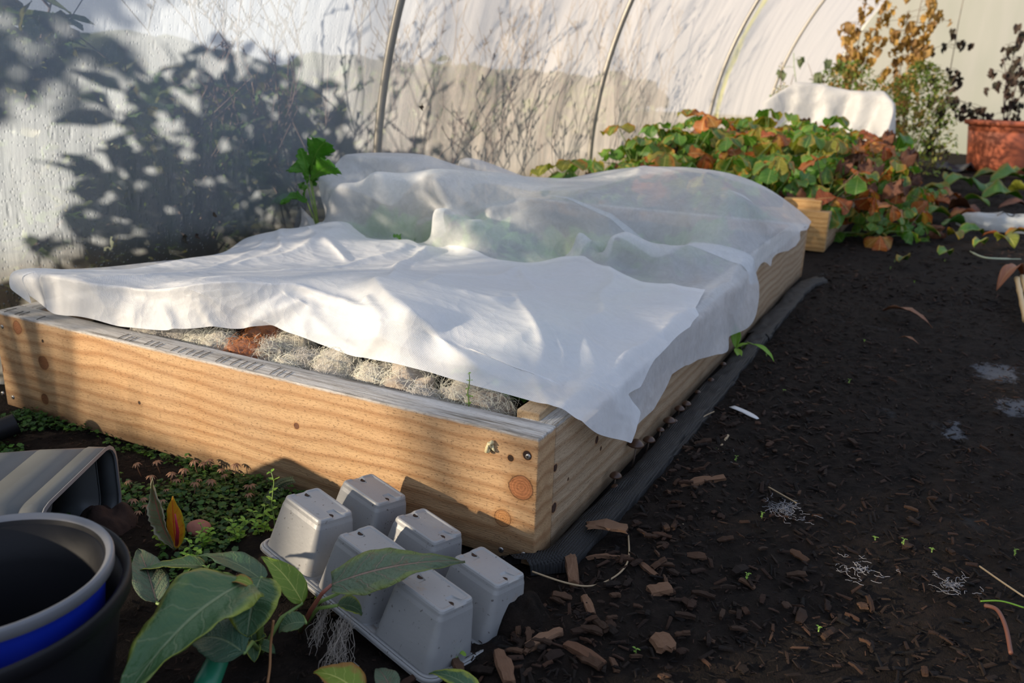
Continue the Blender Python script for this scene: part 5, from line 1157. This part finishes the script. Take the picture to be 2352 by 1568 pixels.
def crown(name, x, Y0, Y1, Z0, Z1, n, lab, cat, ls=(.05, .11), dx=.3, holes=.0):
    # leafy mass spanning Y0..Y1, Z0..Z1 at x, carried on real stems from the ground
    cy = (Y0+Y1)/2; e = empty(name, (x, cy, 0), lab, cat, 'plants outside the film'); st = MB(); lf = MB()
    for k in range(9):
        ty = U(-1, 1)*(Y1-Y0)*.45; tz = U(Z0+.3*(Z1-Z0), Z1); tx = U(-.5, .5)*dx
        st.tube([(0, 0, 0), (tx*.4, ty*.3, tz*.45), (tx*.8, ty*.7, tz*.75), (tx, ty, tz)], [.014, .010, .006, .003], 5, False)
        for b in range(4):
            q = Vector((tx*.8, ty*.7, tz*.75)).lerp(Vector((tx, ty, tz)), U(0, 1)); st.tube([q, q+Vector((U(-.1, .1), U(-.2, .2), U(.0, .2)))], [.004, .002], 4, False)
    m_ = 0
    while m_ < n:
        y = U(-1, 1); z = U(-1, 1) if Z0 > .1 else U(0, 1)
        if y*y+z*z > 1.0+.25*nz(y*3, z*3, Y0, 1): continue
        if holes and nz(y*3.3, z*3.3, Z1+x, 1) > holes: continue
        zc = Z0 if Z0 <= .1 else (Z0+Z1)/2; hh = (Z1-Z0) if Z0 <= .1 else (Z1-Z0)/2
        p = (U(-.5, .5)*dx, y*(Y1-Y0)/2, zc+z*hh); m_ += 1
        add_leaf(lf, rot(p, U(0, 6.28), U(-1.2, .8), U(-.6, .6)), U(*ls), U(*ls)*.65, arch=.4, nu=3, nv=4, shape=oval)
    st.build('branches', TWIG, e); lf.build('foliage', L_out, e)
mb = MB(); pts = []
for j in range(150):
    y = -14+j*.34; hh = 1.15+.45*nz(y, 0, 0, .35)+.25*nz(y, 3, 0, 1.3)
    for i in range(13):
        t = i/12*math.pi; pts.append((-12.5+1.3*math.cos(t)+.25*nz(y, i, 3, .9), y+.2*nz(y, i, 7, 1), max(-.1, hh*math.sin(t)+.12*nz(y, i, 9, 1.7))))
mb.grid(pts, 13, 150); tag(mb.build('hedge', plain('hedge_green', (.045, .06, .025), .9, .6, 1, 6)), 'long low dark hedge far outside the film', 'hedge')
crown('shrub', -1.80, -.30, .95, .0, .92, 1500, 'dense leafy shrub close outside the film at the left', 'shrub', holes=.28)
crown('shrub', -1.85, .75, 1.5, .0, .62, 500, 'low leafy shrub outside the film beside the first hoop', 'shrub')
crown('blocker_tree', -1.95, -1.80, -.50, .80, 1.40, 1350, 'small leafy tree added outside the film to shade the rear fleece', 'tree', holes=.35)  # crown added to block sun from the rear fleece
crown('blocker_tree', -2.1, -3.9, -1.6, 1.05, 2.3, 2200, 'larger unseen leafy tree added outside the film to shade the path', 'tree', (.07, .13), .6)  # out-of-view crown, added to keep sun off the path
crown('bush', -1.75, -1.30, -.80, .0, .29, 260, 'low unseen bush added to shade the foreground, outside the film level with the square pot', 'bush', (.04, .07), .15)  # this and the next two: unseen bushes added to shade the foreground
crown('bush', -1.78, -1.75, -1.20, .0, .42, 380, 'knee-high unseen bush added to shade the foreground, outside the film left of the pots', 'bush', (.04, .08), .15)
crown('bush', -1.80, -2.7, -1.65, .0, .56, 520, 'bushy unseen plant added to shade the foreground, outside the film behind the camera side', 'bush', (.04, .08), .2, holes=.02)
for k, (x, y0, y1, z1) in enumerate([(-4.6, -1, 1.6, .8), (-5.2, 1.2, 4.4, .95), (-4.8, 4, 7, .75), (-5.5, 6.5, 10.5, .95), (-5.0, 10, 15, .8)]):
    crown('hedge_bush', x, y0, y1, 0, z1, 420, ['rounded hedge bush farther outside at the near end', 'wide hedge bush outside level with the second hoop', 'low hedge bush outside behind the strawberries', 'tall hedge bush outside near the far end', 'farthest hedge bush outside the film'][k], 'bush', (.14, .28), .8)
branchy('bare_tree', (-4.2, -1.0, 0), 3.2, 3, 60, L_out, 'bare branching tree outside the film on the left', 'tree', .7, (.05, .08), .03, 4)
branchy('bare_tree', (-4.5, 1.5, 0), 3.2, 3, 0, L_out, 'bare twiggy tree outside the film in the middle', 'tree', .6, (.05, .08), .025, 4)
for k, (x, y, h) in enumerate([(-1.62, .9, 1.3), (-1.7, 1.5, 1.5), (-1.6, 2.2, 1.2), (-1.65, 2.8, 1.4), (-1.7, 3.6, 1.5), (-1.6, 4.6, 1.5), (-1.75, 5.6, 1.6), (-1.6, 1.9, 1.0)]):
    e = empty('dry_grass', (x, y, 0), 'dry branching weed stems standing close outside the film', 'dry weed', 'dry weeds outside the film'); st = MB()
    for s in range(9):
        a = U(0, 6.28); ln = Vector((.14*math.cos(a), .30*math.sin(a), 1)); hh = h*U(.6, 1.1); pts = [Vector((U(-.02, .02), U(-.12, .12), 0))*(1)+ln*hh*t+Vector((nz(t*2, s, k, 1)*.05, nz(t*2, s, k+5, 1)*.1*t, 0)) for t in np.linspace(0, 1, 9)]
        st.tube(pts, [.0042*(1-.08*i) for i in range(9)], 4, False)
        for b in range(6):
            i = random.randrange(3, 8); d = Vector((U(-.3, .3), U(-.8, .8), U(.3, 1))).normalized()*U(.08, .25); st.tube([pts[i], pts[i]+d*.5+Vector((0, 0, .01)), pts[i]+d], .002, 3, False)
            for c_ in range(4): q = pts[i]+d*U(.3, 1); st.tube([q, q+Vector((U(-.01, .01), U(-.02, .02), .014))], [.004, .003], 4, True)
    st.build('stems', TWIG, e)

# ---------------- to metres ----------------
bpy.context.view_layer.update()
SM = Matrix.Scale(S, 4)
for o in list(SC.objects):
    if o.parent is None and o.type in ('MESH', 'EMPTY'): o.matrix_world = SM@o.matrix_world
bpy.context.view_layer.update()
